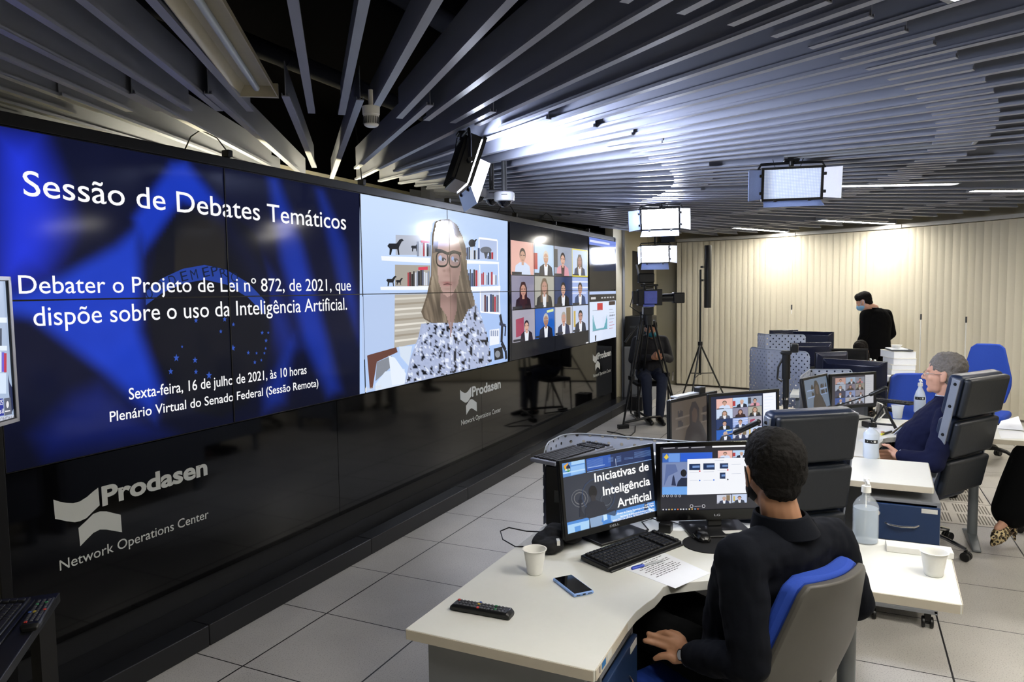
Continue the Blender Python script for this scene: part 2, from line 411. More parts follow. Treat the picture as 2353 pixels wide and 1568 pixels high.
# ================================================================== vertical blinds
mBlind = mat('blind_fabric', 'c9c3b0', .8, var=.03, scale=60)
mRail = mat('blind_rail', 'b9b8b4', .4, var=.03)
def blind(a_s, a_e, zt, label, dr):
    am = (a_s+a_e)/2; t = thing('vertical_blind', label, 'blind', polar(rblind(am), am))
    I = t.location
    n = int(abs(a_e-a_s)/57.3*8.0/.094)
    rail = [polar(rblind(a_s+(a_e-a_s)*i/20)+dr, a_s+(a_e-a_s)*i/20) for i in range(21)]
    rr = []
    for i, p in enumerate(rail):
        d = (p-HUB).normalized(); rr.append([p+d*a+V((0, 0, zt+b)) for a, b in ((-.03, 0), (-.03, .05), (.03, .05), (.03, 0))])
    MB().loft(rr).build('headrail', mRail, t, world=True)
    for k in range(n):
        a = a_s+(a_e-a_s)*(k+.5)/n; p = polar(rblind(a)+dr, a); d = (p-HUB).normalized(); s = V((d.y, -d.x, 0))
        tw = .26+random.uniform(-.06, .06); ax = s*math.cos(tw)+d*math.sin(tw); nr = d*math.cos(tw)-s*math.sin(tw)
        w = .052; rings = []
        for z in (.035, zt-.01):
            rings.append([p+ax*(w*u)-nr*(.006*(1-u*u))+V((0, 0, z)) for u in (-1, -.5, 0, .5, 1)]+[p+ax*(w*u)-nr*(.006*(1-u*u)-.0012)+V((0, 0, z)) for u in (1, .5, 0, -.5, -1)])
        MB().loft(rings).build('slat', mBlind, t, world=True)
    return t
B = [blind(-11.55, -26.3, 2.55, 'beige vertical blind behind the camera tripod and speaker stand', 0), blind(-26.3, -37.6, 2.555, 'beige vertical blind behind the standing man', .012), blind(-37.6, -52, 2.56, 'beige vertical blind at the right, behind the blue chair', .024)]
for (x, y0, y1, lb) in ((1819, 712, 722, 'left'), (2116, 735, 878, 'middle'), (2220, 742, 880, 'right')):
    p = atz(x, y0, 1.35); a = math.degrees(math.atan2(p.y-HUB.y, p.x-HUB.x))
    # walk out along the sight line until just in front of the blinds
    for D in range(600, 1400):
        p = atd(x, y0, D/100)
        if (V((p.x, p.y, 0))-HUB).length > rblind(math.degrees(math.atan2(p.y-HUB.y, p.x-HUB.x)))-.07: break
    zb = atd(x, y1, D/100).z
    t = thing('blind_cord', 'thin white pull cord with grey tip hanging before the blinds, %s one' % lb, 'cord', (p.x, p.y, zb))
    MB().cyl((0, 0, 0), (0, 0, p.z-zb), .007, n=8).build('cord', mWhitePl, t)
    MB().cyl((0, 0, p.z-zb), (0, 0, p.z-zb+.08), .011, n=8).build('tip', mDarkGrey, t)
    MB().cyl((0, 0, p.z-zb+.08), (0, 0, 2.5-zb), .003, n=6).build('string', mBlind, t)
# ================================================================== screen wall
mBezel = mat('display_bezel', '0a0a0b', .35, var=.1)
mScreen = screen_mat('display_picture', 1.0, .1, .13)
P = Paint((WX0, WY-.012, ZB), (1, 0, 0), (0, 0, 1))
# --- title slide: dark cloth with blue folds
def inpoly(x, y, pts):
    c = False; n = len(pts)
    for i in range(n):
        (x0, y0), (x1, y1) = pts[i-1], pts[i]
        if (y0 > y) != (y1 > y) and x < (x1-x0)*(y-y0)/(y1-y0)+x0: c = not c
    return c
def pdist(x, y, pts):
    m = 1e9
    for i in range(len(pts)):
        (x0, y0), (x1, y1) = pts[i-1], pts[i]; dx, dy = x1-x0, y1-y0
        t = max(0, min(1, ((x-x0)*dx+(y-y0)*dy)/(dx*dx+dy*dy+1e-9))); m = min(m, math.hypot(x-x0-t*dx, y-y0-t*dy))
    return m
FOLDS = [ # polygon, colour, softness px, strength
 ([(-30, 280), (100, 300), (150, 420), (180, 520), (120, 640), (-30, 700)], '2438d8', 90, 1.),
 ([(-30, 690), (110, 640), (260, 560), (330, 500), (330, 760), (380, 900), (360, 980), (230, 860), (70, 740), (-30, 720)], '2040c4', 34, .95),
 ([(300, 500), (390, 370), (430, 365), (540, 500), (510, 520), (420, 470), (330, 590)], '1d3cc0', 26, .9),
 ([(480, 500), (540, 500), (640, 640), (700, 800), (640, 840), (600, 700)], '1c36a8', 40, .45),
 ([(610, 405), (640, 400), (700, 560), (790, 900), (750, 920), (690, 780), (640, 600)], '1f3fc0', 26, .6),
 ([(720, 430), (745, 432), (800, 560), (826, 700), (826, 800), (770, 640)], '1f3fc0', 22, .4),
 ([(230, 870), (350, 960), (430, 1010), (520, 985), (640, 950), (560, 985), (100, 1070), (60, 1000), (160, 900)], '16298c', 60, .65),
 ([(600, 900), (680, 760), (660, 930), (600, 960)], '1f3fc0', 30, .55)]
GLOBE = [(345+0, 640), (360, 560), (400, 490), (450, 462), (520, 470), (590, 540), (622, 640), (626, 760), (610, 860), (570, 930), (510, 962), (450, 950), (390, 890), (350, 800), (338, 720)]
FOLDS = [(p, hexc(c), s, k) for p, c, s, k in FOLDS]
def slide(x, y):
    c = hexc('10142e')
    for pts, fc, soft, k in FOLDS:
        d = pdist(x, y, pts); s = d if inpoly(x, y, pts) else -d
        c = lerp(c, fc, k*sstep(-soft*.35, soft, s))
    d = pdist(x, y, GLOBE); s = d if inpoly(x, y, GLOBE) else -d
    c = lerp(c, hexc('14161f'), .9*sstep(-4, 8, s))
    if y < 640 and 400 < x < 520: c = lerp(c, hexc('3a362c'), .35*sstep(0, 60, s))
    v = 1+.08*noise.noise(V((x*.02, y*.02, 0)))
    v *= 1-.55*sstep(850, 1080, y-(x*-.12))
    return tuple(q*v for q in c)
P.grid(slide, -40, 250, 836, 1120, 120, 100)
band = [(335, 668), (372, 640), (420, 618), (470, 609), (520, 620), (570, 650), (608, 690)]
P.poly(band+[(x, y+34) for x, y in band[::-1]], '26419a')
for ch, x, y in zip('ORDEMEPRO', (345, 372, 398, 425, 448, 475, 495, 515, 540), (672, 655, 642, 632, 628, 622, 620, 624, 634)):
    P.text(ch, (x-7, y+16), (x+8, y+12), '14203f', h=.055)
for x, y, r in ((405, 823, 7), (448, 828, 6), (392, 854, 6), (450, 855, 5), (480, 863, 7), (535, 800, 6), (516, 734, 5), (507, 762, 4), (418, 797, 3), (450, 737, 5), (536, 746, 4), (602, 765, 4), (616, 765, 3), (611, 783, 4), (610, 801, 3), (570, 811, 4), (589, 812, 3), (600, 828, 3), (585, 833, 4), (607, 812, 3)):
    P.poly([(x+(r if i % 2 == 0 else r*.42)*math.sin(math.pi*i/5), y-(r*1.35 if i % 2 == 0 else r*.55)*math.cos(math.pi*i/5)) for i in range(10)], '3557b8')
WT = (.98, .98, 1.)
P.text('Sessão de Debates Temáticos', (54, 449), (795, 528), WT, cap=(54, 388), bold=.004)
P.text('Debater o Projeto de Lei nº 872, de 2021, que', (43, 675), (806, 668), WT, cap=(43, 630), bold=.002)
P.text('dispõe sobre o uso da Inteligência Artificial.', (77, 750), (797, 712), WT, cap=(77, 702), bold=.002)
P.text('Sexta-feira, 16 de julho de 2021, às 10 horas', (296, 919), (704, 859), WT, cap=(296, 891), bold=.006)
P.text('Plenário Virtual do Senado Federal (Sessão Remota)', (252, 970), (731, 888), WT, cap=(252, 945), bold=.006)
# --- speaker window (columns 3-4): a woman before white shelves; k() takes pixels of the 2007x1568 enlargement
def k(p): return (800+p[0]*.31888, 430+p[1]*.31888)
def K(*pts): return [k(p) for p in pts]
def sky(x, y): return lerp(hexc('cfe3ff'), hexc('9dbcf2'), sstep(440, 760, y)*.55+.25*sstep(960, 1165, x))
P.grid(sky, 826, 420, 1166, 930, 10, 16)
P.poly(K((333, 775), (590, 770), (590, 1110), (330, 1160)), 'b9b3a8')
for i in range(9): P.poly(K((334, 800+i*38), (560, 790+i*36), (560, 802+i*36), (334, 816+i*38)), ('d8d4ca', 'a39a8c', 'e6e2d8')[i % 3])
P.poly(K((340, 345), (590, 352), (590, 490), (340, 490)), 'b6bccb'); P.poly(K((335, 560), (590, 565), (590, 715), (335, 715)), 'aaa49b')
for a in (((235, 497), (590, 510), (590, 550), (240, 530)), ((230, 720), (590, 712), (590, 742), (232, 742)), ((830, 525), (1085, 540), (1085, 556), (830, 552)), ((840, 722), (1095, 712), (1095, 745), (840, 755))): P.poly(K(*a), 'f6faff')
P.poly(K((950, 750), (1088, 745), (1088, 910), (958, 905)), 'c7d2ee'); P.poly(K((940, 370), (1070, 382), (1070, 525), (940, 520)), 'b9c8ea')
P.line(K((941, 525), (941, 368), (1072, 384), (1072, 530)), .018, 'ffffff'); P.line(K((946, 560), (952, 900), (1092, 912), (1080, 556)), .016, 'ffffff')
def horse(x, y, s):
    for q in ([(0, .45), (.1, .3), (.55, .3), (.75, .05), (.9, 0), (1, .12), (.88, .18), (.72, .5), (.7, .62), (.74, 1), (.66, 1), (.6, .65), (.3, .65), (.22, 1), (.12, 1), (.14, .62)],):
        P.poly([k((x+a*s, y+b*s)) for a, b in q], '1d2027')
horse(280, 372, 118); horse(450, 405, 60); horse(272, 640, 75); horse(340, 655, 52); horse(870, 375, 58)
P.disc(*k((990, 455)), 13, 8, '6f7480'); P.poly(K((975, 470), (1005, 470), (995, 515), (985, 515)), '4d5059'); P.disc(*k((890, 405)), 8, 9, '20242c')
rng = random.Random(3)
for x0, x1, y0, y1 in ((425, 500, 600, 715), (500, 575, 590, 710), (492, 585, 390, 500), (835, 935, 430, 522), (860, 945, 590, 715), (965, 1080, 760, 900), (1000, 1040, 470, 520), (955, 1060, 610, 705)):
    x = x0
    while x < x1:
        w = rng.uniform(9, 17); t = rng.uniform(0, 30)
        P.poly(K((x, y0+t), (x+w-2, y0+t), (x+w-2, y1), (x, y1)), rng.choice(['23262f', '5a3037', '8a93a6', 'e9edf5', '3b4a70', 'b03340', 'd0d6e4', '151821'])); x += w
P.poly(K((520, 385), (580, 388), (580, 402), (520, 400)), 'd23a5a'); P.poly(K((500, 578), (568, 574), (568, 598), (500, 600)), 'd8405c')
P.poly(K((1015, 1030), (1085, 1020), (1085, 1130), (1015, 1145)), 'eef3ff')
for i in range(4): P.poly(K((1022+i*15, 1035), (1032+i*15, 1034), (1032+i*15, 1075), (1022+i*15, 1076)), '9aa6c4')
P.poly(K((1045, 1165), (1105, 1150), (1115, 1235), (1050, 1250)), '23252b'); P.disc(*k((1072, 1205)), 6, 8, '8b919c')
P.line(K((1090, 920), (1105, 1000), (1100, 1120), (1130, 1180), (1135, 1240)), .05, '1c2130'); P.line(K((1085, 985), (1130, 1000), (1125, 1075)), .03, '2a3350')
P.poly(K((90, 790), (330, 770), (326, 1160), (150, 1200), (95, 1260)), 'b9cdf0')
P.poly(K((130, 1215), (160, 1205), (340, 1155), (350, 1190), (200, 1260), (170, 1450), (150, 1455)), '6b463c'); P.poly(K((200, 1262), (310, 1215), (300, 1300), (190, 1400)), '8a8f99')
P.poly(K((190, 1420), (260, 1330), (400, 1310), (410, 1420), (190, 1470)), 'dce9fb'); P.poly(K((285, 1215), (330, 1230), (410, 1345), (400, 1415), (310, 1430)), 'eaf3ff'); P.poly(K((360, 1150), (455, 1145), (430, 1290), (370, 1220)), 'd9e5f5')
hairp = K((620, 250), (660, 236), (720, 232), (775, 270), (815, 360), (838, 480), (850, 600), (872, 720), (905, 830), (880, 930), (800, 980), (700, 985), (600, 985), (540, 950), (520, 900), (560, 780), (590, 640), (594, 480), (600, 340))
P.poly(hairp, '6d6154')
P.poly(K((640, 300), (720, 260), (780, 330), (800, 420), (700, 380), (640, 420)), '5b5248')
for x0, y0, x1, y1, w, c in ((610, 420, 585, 900, .04, '9c8b78'), (630, 640, 560, 930, .05, '8d7c6a'), (820, 470, 860, 880, .045, '94836f'), (840, 640, 820, 950, .04, '4c443b'), (600, 760, 640, 970, .05, '4f473e'), (690, 250, 640, 380, .05, 'c9c4c0')): P.line(K((x0, y0), ((x0+x1)/2+6, (y0+y1)/2), (x1, y1)), w, c)
blouse = K((520, 985), (600, 980), (700, 975), (800, 970), (850, 880), (910, 835), (950, 930), (1000, 1090), (1025, 1260), (980, 1290), (720, 1350), (400, 1420), (440, 1240), (500, 1080))
P.poly(blouse, 'aab6d6')
bl2 = [( (x-800)/.31888, (y-430)/.31888) for x, y in blouse]
for i in range(330):
    x, y = rng.uniform(410, 1020), rng.uniform(840, 1420)
    if inpoly(x, y, bl2) and pdist(x, y, bl2) > 8: P.disc(*k((x, y)), rng.uniform(1.5, 5), rng.uniform(2, 8), rng.choice(['15171f', '15171f', '20242f', 'e4ecff', 'dfe7fa', '3a4259']), n=7, a=rng.uniform(0, 3))
P.poly(K((650, 760), (770, 750), (775, 880), (740, 1010), (725, 1130), (712, 1010), (690, 930), (650, 870)), 'a4837d')
face = K((626, 470), (632, 380), (670, 320), (740, 320), (785, 370), (805, 470), (800, 600), (780, 700), (745, 775), (700, 800), (665, 770), (635, 690), (624, 580)); P.poly(face, 'b99a94')
# soft modelling of the speaker's hair, face and blouse as the camera picture shows it
FB = [ # centre x, y, radii, colour, strength (enlargement pixels)
 (655, 350, 60, 60, 'dcc4be', .8), (690, 520, 120, 190, 'b3918a', .5), (790, 520, 60, 200, '8d726e', .9), (640, 600, 26, 60, 'c8a9a2', .5), (694, 560, 22, 62, 'c7a69f', .7), (712, 600, 20, 22, '8a6a66', .7), (678, 604, 12, 10, '7d5c58', .6), (660, 520, 40, 34, '8f8597', .55), (752, 526, 36, 36, '786f80', .6), (700, 640, 30, 14, '9c7a74', .5), (700, 690, 42, 9, '8a4b50', .9), (700, 706, 34, 8, 'a5666a', .8), (702, 735, 30, 10, '93736e', .5), (690, 775, 30, 20, 'b8958e', .6), (640, 690, 22, 60, 'a3857f', .4), (752, 690, 24, 70, '7c6360', .6)]
FB = [(a, b, c, d, hexc(e), f) for a, b, c, d, e, f in FB]
faceU = [((x-800)/.31888, (y-430)/.31888) for x, y in face]; hairU = [((x-800)/.31888, (y-430)/.31888) for x, y in hairp]
neckU = [(650, 760), (770, 750), (775, 880), (740, 1010), (725, 1130), (712, 1010), (690, 930), (650, 870)]
def skinc(x, y):
    c = hexc('b49690')
    for cx, cy, rx, ry, col, st in FB: c = lerp(c, col, st*math.exp(-((x-cx)/rx)**2-((y-cy)/ry)**2))
    return c
def hairc(x, y):
    c = lerp(hexc('837565'), hexc('5a5048'), sstep(600, 860, x)*.7)
    n = noise.noise(V((x*.03-y*.006, y*.004, 3)))+.6*noise.noise(V((x*.09-y*.02, y*.006, 7))); c = lerp(c, hexc('b3a490') if n > 0 else hexc('3c352f'), min(1, abs(n)*1.1))
    c = lerp(c, hexc('aeb2c2'), .8*math.exp(-((x-668)/52)**2-((y-292)/38)**2)); return lerp(c, hexc('2f2a26'), .5*math.exp(-((x-640)/34)**2-((y-860)/130)**2))
def neckc(x, y): return lerp(hexc('a98a84'), hexc('6e5754'), sstep(700, 770, x)*.6+.5*math.exp(-((y-790)/50)**2))
def blousec(x, y):
    n = noise.noise(V((x*.035, y*.022, 1)))+.7*noise.noise(V((x*.08, y*.05, 5)))
    return hexc('14161f') if n > .28 else (hexc('eaf1ff') if n < -.38 else lerp(hexc('9aa7cb'), hexc('c3cdea'), .5+.5*n))
def fillsoft(poly, fn, st, inset=3):
    P.L += 1
    x0, x1, y0, y1 = min(p[0] for p in poly), max(p[0] for p in poly), min(p[1] for p in poly), max(p[1] for p in poly); nx, ny = int((x1-x0)/st)+1, int((y1-y0)/st)+1
    ok = [[inpoly(x0+i*st, y0+j*st, poly) for i in range(nx+1)] for j in range(ny+1)]
    for j in range(ny):
        for i in range(nx):
            if not (ok[j][i] and ok[j][i+1] and ok[j+1][i] and ok[j+1][i+1]): continue
            q = [(x0+(i+a)*st, y0+(j+b)*st) for a, b in ((0, 0), (1, 0), (1, 1), (0, 1))]; w = [P.q(*k(p)) for p in q]; c = [fn(*p) for p in q]
            P.tri([w[0], w[1], w[2]], [c[0], c[1], c[2]]); P.tri([w[0], w[2], w[3]], [c[0], c[2], c[3]])
fillsoft(hairU, hairc, 7); fillsoft(bl2, blousec, 9); fillsoft(neckU, neckc, 7); fillsoft(faceU, skinc, 6)
for a in (K((592, 480), (626, 470), (640, 360), (690, 300), (640, 290), (604, 340)), K((806, 470), (842, 500), (830, 420), (800, 340), (740, 290), (786, 370))): P.poly(a, '6b5f54')
for ex, ey, rx in ((662, 520, 42), (752, 526, 40)):
    P.poly([k((ex+6+q*.62, ey+6+v)) for q, v in ((-34, 2), (-14, -9), (10, -9), (32, 3), (10, 10), (-14, 9))], 'b9b2bd'); P.disc(*k((ex+6, ey+5)), 2.6, 3, '2b2a35'); P.line(K((ex-18, ey+3), (ex-2, ey-6), (ex+14, ey-6), (ex+28, ey+6)), .012, '4b3f44')
    P.line([k((ex+rx*math.copysign(abs(math.cos(t*.2094))**.7, math.cos(t*.2094)), ey+52*math.copysign(abs(math.sin(t*.2094))**.8, math.sin(t*.2094)))) for t in range(31)], .016, '15171e')
P.disc(*k((648, 512)), 4, 6, 'a9bce6'); P.disc(*k((738, 516)), 3, 5, '8fa3d2')
P.line(K((612, 455), (660, 462), (704, 482), (745, 466), (800, 482)), .026, '15171e'); P.line(K((672, 704), (700, 698), (730, 704)), .010, '5e3a3c')
P.text('Elena Cardoso', (837, 899), (871, 891), 'dddddd', h=.03); P.poly([(834, 893), (836, 887), (836, 901), (834, 902)], 'ffffff')
# --- gallery (columns 5-6)
P.grid(lambda x, y: hexc('1b1d24'), 1167, 500, 1349, 840, 2, 2)
SK = ['c99f8c', 'b98d7a', 'd8ab98', 'a97f6c', 'c59484', 'b88d80']
def bust(Q, x0, y0, x1, y1, bg, hair, suit, shirt='e8ecf6', skin='c99f8c', long=False, side=0., sc=1., px=True, extra=None):
    W, H = x1-x0, y1-y0; f = lambda a, b: (x0+W*a, y0+H*b)
    Q.poly([f(0, 0), f(1, 0), f(1, 1), f(0, 1)], bg, px)
    if extra:
        for e in extra: Q.poly([f(*p) for p in e[0]], e[1], px)
    c = .5+side; w = .36*sc; s = 1 if H > 0 else 1
    Q.poly([f(c-w, 1), f(c-w*.85, 1-.28*sc), f(c-.12, 1-.38*sc), f(c+.12, 1-.38*sc), f(c+w*.85, 1-.28*sc), f(c+w, 1)], suit, px)
    if long: Q.poly([f(c-.17*sc, 1-.15*sc), f(c-.16*sc, 1-.62*sc), f(c-.08, 1-.8*sc), f(c+.08, 1-.8*sc), f(c+.16*sc, 1-.62*sc), f(c+.17*sc, 1-.15*sc)], hair, px)
    Q.poly([f(c-.07, 1), f(c-.1, 1-.36*sc), f(c+.1, 1-.36*sc), f(c+.07, 1)], shirt, px)
    Q.poly([f(c-.05, 1-.3*sc), f(c-.05, 1-.45*sc), f(c+.05, 1-.45*sc), f(c+.05, 1-.3*sc)], skin, px)
    Q.poly([f(c+.135*sc*math.cos(t*.3927), 1-.61*sc+.2*sc*math.sin(t*.3927)) for t in range(16)], hair, px)
    Q.poly([f(c+.115*sc*math.cos(t*.3927), 1-.55*sc+.17*sc*math.sin(t*.3927)) for t in range(16)], skin, px)
    Q.poly([f(c-.1, 1-.6*sc), f(c-.02, 1-.6*sc), f(c-.02, 1-.58*sc), f(c-.1, 1-.58*sc)], hair, px); Q.poly([f(c+.02, 1-.6*sc), f(c+.1, 1-.6*sc), f(c+.1, 1-.58*sc), f(c+.02, 1-.58*sc)], hair, px)
    Q.poly([f(c-.05, 1-.46*sc), f(c+.05, 1-.46*sc), f(c+.04, 1-.44*sc), f(c-.04, 1-.44*sc)], '8c5a55', px)
    Q.poly([f(.03, .91), f(.45, .91), f(.45, .98), f(.03, .98)], '2a2c36', px)
FACES = [dict(bg='e9b8ae', hair='4d4440', suit='cfdcf5', shirt='cfdcf5'), dict(bg='b7d2f2', hair='c9c3bd', suit='1b2338', extra=[([(0, .3), (.18, .3), (.18, .8), (0, .8)], 'b23b40')], side=.1),
         dict(bg='9aa3b8', hair='2b2322', suit='d99aa8', shirt='4b3a3e', extra=[([(.02, .1), (.22, .1), (.22, .7), (.02, .7)], '3b3f48')]), dict(bg='c9d8f0', hair='6d6154', suit='46506c', long=True),
         dict(bg='8d8aa2', hair='3b2126', suit='2b1c24', shirt='3b2126', long=True), dict(bg='a9a8a0', hair='6b5a4b', suit='23252a', shirt='dfe2ea', long=True, sc=1.15), dict(bg='1d3566', hair='23211f', suit='15181f'), dict(bg='9db2e8', hair='3a3532', suit='2c4270', extra=[([(0, .15), (1, .15), (1, .2), (0, .2)], 'e6ecff'), ([(0, .35), (1, .35), (1, .4), (0, .4)], 'e6ecff'), ([(0, .55), (.9, .55), (.9, .6), (0, .6)], 'cfd8f5')]),
         dict(bg='a7a4b4', hair='2f2430', suit='2a2230', side=.12, sc=.8, extra=[([(.15, .3), (.5, .25), (.5, .8), (.15, .85)], 'a3435f')]), dict(bg='1f5fbe', hair='b9b7b4', suit='1a2036', side=.05, extra=[([(.6, .1), (.95, .06), (.95, .15), (.6, .18)], 'd6e6a0')]), dict(bg='c7cbdb', hair='a9a29b', suit='2a3150', extra=[([(.65, .05), (.9, .05), (.9, .7), (.65, .7)], '7d6d55')]), dict(bg='c2d0ee', hair='23242a', suit='2b3346', extra=[([(.08, .2), (.2, .2), (.2, .8), (.08, .8)], 'c9b060')])]
GX = [1170.3, 1222.6, 1268.3, 1309.5, 1346.3]
u_ = lambda x: P.q(x, 640)[0]
rows = [((1170, 556.5), (1346, 572)), ((1171, 633), (1346, 636.5)), ((1171, 711.5), (1346, 701)), ((1172, 790), (1346, 758))]
for r in range(4): rows[r] = tuple(P.q(*p)[1] for p in rows[r])
v_ = [sum(r)/2 for r in rows]
for r in range(3):
    for c in range(4): bust(P, u_(GX[c]), v_[r], u_(GX[c+1]), v_[r+1], px=False, skin=SK[(r*4+c) % 6], **FACES[r*4+c])
for c in range(1, 4): P.rect(u_(GX[c])-.006, v_[0], u_(GX[c])+.006, v_[3], '14151a', False)
for r in (1, 2): P.rect(u_(GX[0]), v_[r]-.006, u_(GX[4]), v_[r]+.006, '14151a', False)
P.line([(u_(GX[3])+.01, v_[0]-.01), (u_(GX[4])-.01, v_[0]-.01), (u_(GX[4])-.01, v_[1]+.01), (u_(GX[3])+.01, v_[1]+.01), (u_(GX[3])+.01, v_[0]-.01)], .014, 'e6d850', False)
P.rect(u_(1341), P.q(1341, 790)[1], u_(1346.5), P.q(1341, 787)[1], 'e8e8ea', False)
# --- last column: browser windows
U0, U1 = 6*PW+.01, 7*PW-.01; H2 = ZT-ZB
P.rect(U0, H2*.5, U1, H2-.01, '1d1d20', False); P.rect(U0, H2-.11, U1, H2-.012, '7d93e6', False); P.rect(U0+.02, H2-.075, U1-.3, H2-.045, 'dfe6ff', False)
P.rect(U0, .01, U1, H2*.5-.02, 'dbe6fb', False); P.rect(U0, H2*.5-.06, U1, H2*.5-.02, 'b9cbf2', False); P.rect(U0, H2*.5-.16, U1, H2*.5-.06, '2b2a2c', False)
P.rect(U0+.06, H2*.5-.125, U0+.26, H2*.5-.095, 'c9c9cc', False); [P.rect(U0+.5+.13*i, H2*.5-.12, U0+.58+.13*i, H2*.5-.1, 'c4c4c8', False) for i in range(5)]
P.rect(U0+.32, H2*.5-.28, U0+.56, H2*.5-.18, 'c2363b', False); P.rect(U0+.85, H2*.5-.22, U0+1.15, H2*.5-.165, '3a2c28', False)
for i in range(5): P.disc(U0+.9+i*.05, H2*.5-.37, .014, .014, '3a3f4c', False)
for i in range(7): P.rect(U0+.86, .42-i*.045, U0+.86+rng.uniform(.12, .26), .426-i*.045, '8e95a8' if i < 4 else 'b9555c', False)
P.rect(U0+.12, .43, U0+.5, .436, '8e95a8', False)
for i in range(60):
    t = i/59; hgt = .02+.24*(max(0, 1-t*4)**1.2+max(0, (t-.74)*3.6)**1.3)*rng.uniform(.55, 1)
    P.rect(U0+.12+.62*t, .16, U0+.13+.62*t, .16+min(.3, hgt), '5fa8b6', False)
P.rect(U0+.1, .155, U0+.76, .16, '7a8296', False); P.poly([(U0+.2, .09), (U0+.26, .1), (U0+.25, .02), (U0+.21, .02)], '2f3340', False)
# --- fourteen displays
names_c = ['first', 'second', 'third', 'fourth', 'fifth', 'sixth', 'seventh']
what = ['the title start', 'the title end', 'half the woman', 'half the woman', 'participants', 'participants', 'a web page']
for c in range(NP):
    for r in range(2):
        x0, x1 = WX0+c*PW, WX0+(c+1)*PW; z0 = ZB if r == 0 else (ZB+ZT)/2; z1 = z0+(ZT-ZB)/2
        t = thing('display_panel', '%s display of the screen wall, %s from left, showing %s' % ('lower' if r == 0 else 'upper', names_c[c], what[c]), 'display', ((x0+x1)/2, WY, z0))
        b = .0035; mb = MB().box((0, .045, (z1-z0)/2), (x1-x0, .09, z1-z0))
        w, h = x1-x0, z1-z0
        for cx, cz, sx_, sz_ in ((0, b/2, w, b), (0, h-b/2, w, b), (-w/2+b/2, h/2, b, h), (w/2-b/2, h/2, b, h)): mb.box((cx, -.009, cz), (sx_, .018, sz_))
        mb.box((0, -.005, h/2), (w-2*b, .012, h-2*b))
        mb.build('bezel', mBezel, t)
        P.build('picture', mScreen, t, clip=(x0-WX0+b, z0-ZB+b, x1-WX0-b, z1-ZB-b))
# frame over, beside and under the displays
tf = thing('screen_wall_frame', 'black frame and glossy skirt carrying the whole screen wall', 'screen wall', ((WX0+XE)/2, WY, 0))
MB().box(((WX0+XE)/2, WY+.04, ZT+.03), (XE-WX0+.1, .12, .055)).build('top_rail', mBezel, tf, .003, world=True)
mb = MB()
for x in (WX0-.03, XE+.025): mb.box((x, WY+.04, ZT/2+.02), (.045, .14, ZT+.04))
mb.build('side_post', mBezel, tf, .003, world=True)
for i in range(4):
    xa, xb = WX0+(XE-WX0)*i/4, WX0+(XE-WX0)*(i+1)/4
    MB().box(((xa+xb)/2, WY+.03, (.215+ZB)/2-.004), (xb-xa-.004, .06, ZB-.225)).build('skirt_panel', mGlossBlack, tf, world=True)
MB().box(((WX0+XE)/2, WY+.06, .13), (XE-WX0, .05, .17)).build('recess_board', mSill, tf, world=True)
KY = 2.84
for i in range(7):
    xa, xb = WX0-.6+(XE+.3-WX0+.6)*i/7, WX0-.6+(XE+.3-WX0+.6)*(i+1)/7
    MB().box(((xa+xb)/2, KY+.06, .05+.004), (xb-xa-.004, .12, .108)).build('kerb', mSill, tf, .004, world=True)
MB().box(((WX0+XE)/2-.15, (KY+.12+WY+.03)/2, .085), (XE-WX0+.9, WY+.03-KY-.12, .03)).build('plinth_top', mat('plinth_laminate', '1c1d20', .25, var=.1), tf, world=True)
# clips along the top rail
for i, x in enumerate((521, 828, 1025, 1180, 1271, 1348)):
    p = aty(x, 400, WY); p.z = ZT+.058; q = p+V((0, -.01, 0))
    t = thing('cable_clip', 'small black cable clip on the top rail of the screens, '+['leftmost', 'second from the left', 'third from the left', 'third from the right', 'second from the right', 'rightmost'][i], 'clip', q)
    MB().box((0, 0, .02), (.035, .05, .04)).build('body', mBlack, t, .004)
    if i in (0, 1, 3, 4): MB().tube([(0, 0, .035), (-.05, .02, .1), (-.13, .05, .13), (-.17, .08, .09), (-.18, .12, .02)] if i != 1 else [(0, 0, .04), (.01, .02, .2), (0, .05, .5)], .004).build('cable', mBlack, t)
# --- vinyl company marks on the skirt
mVinyl = mat('vinyl_pale_grey', 'c3c6c2', .6, var=.02)
def logo(dx):
    # measured on the nearest mark; dx moves it along the wall
    Q = Paint((WX0+dx, WY-.0012, 0), (1, 0, 0), (0, 0, 1), 2e-5)
    R0 = Paint((WX0, WY-.0012, 0), (1, 0, 0), (0, 0, 1)); q = R0.q
    z1 = lambda a, b: q(a*.38249, 1040+b*.38249)
    def wave(pa): return [z1(*p) for p in pa]
    Q.poly(wave([(320, 284), (360, 297), (400, 304), (440, 306), (480, 295), (520, 270), (560, 235), (590, 212), (599, 318), (560, 355), (520, 395), (480, 414), (450, 420), (400, 414), (360, 405), (331, 400)]), mVin, False)
    Q.poly(wave([(471, 455), (520, 410), (560, 370), (600, 355), (640, 355), (680, 365), (725, 375), (733, 480), (690, 473), (640, 464), (600, 464), (560, 485), (520, 525), (482, 565)]), mVin, False)
    Q.text('Prodasen', z1(615, 320), z1(1247, 130), mVin, px=False, bold=.035, h=abs(z1(608, 205)[1]-z1(615, 320)[1]))
    Q.text('Network Operations Center', z1(360, 712), z1(1254, 393), mVin, px=False, bold=.004, h=abs(z1(360, 648)[1]-z1(366, 712)[1]))
    return Q
mVin = (.5, .5, .5)
def flatmesh(Q, name, m, parent):
    o = Q.build(name, m, parent)
    return o
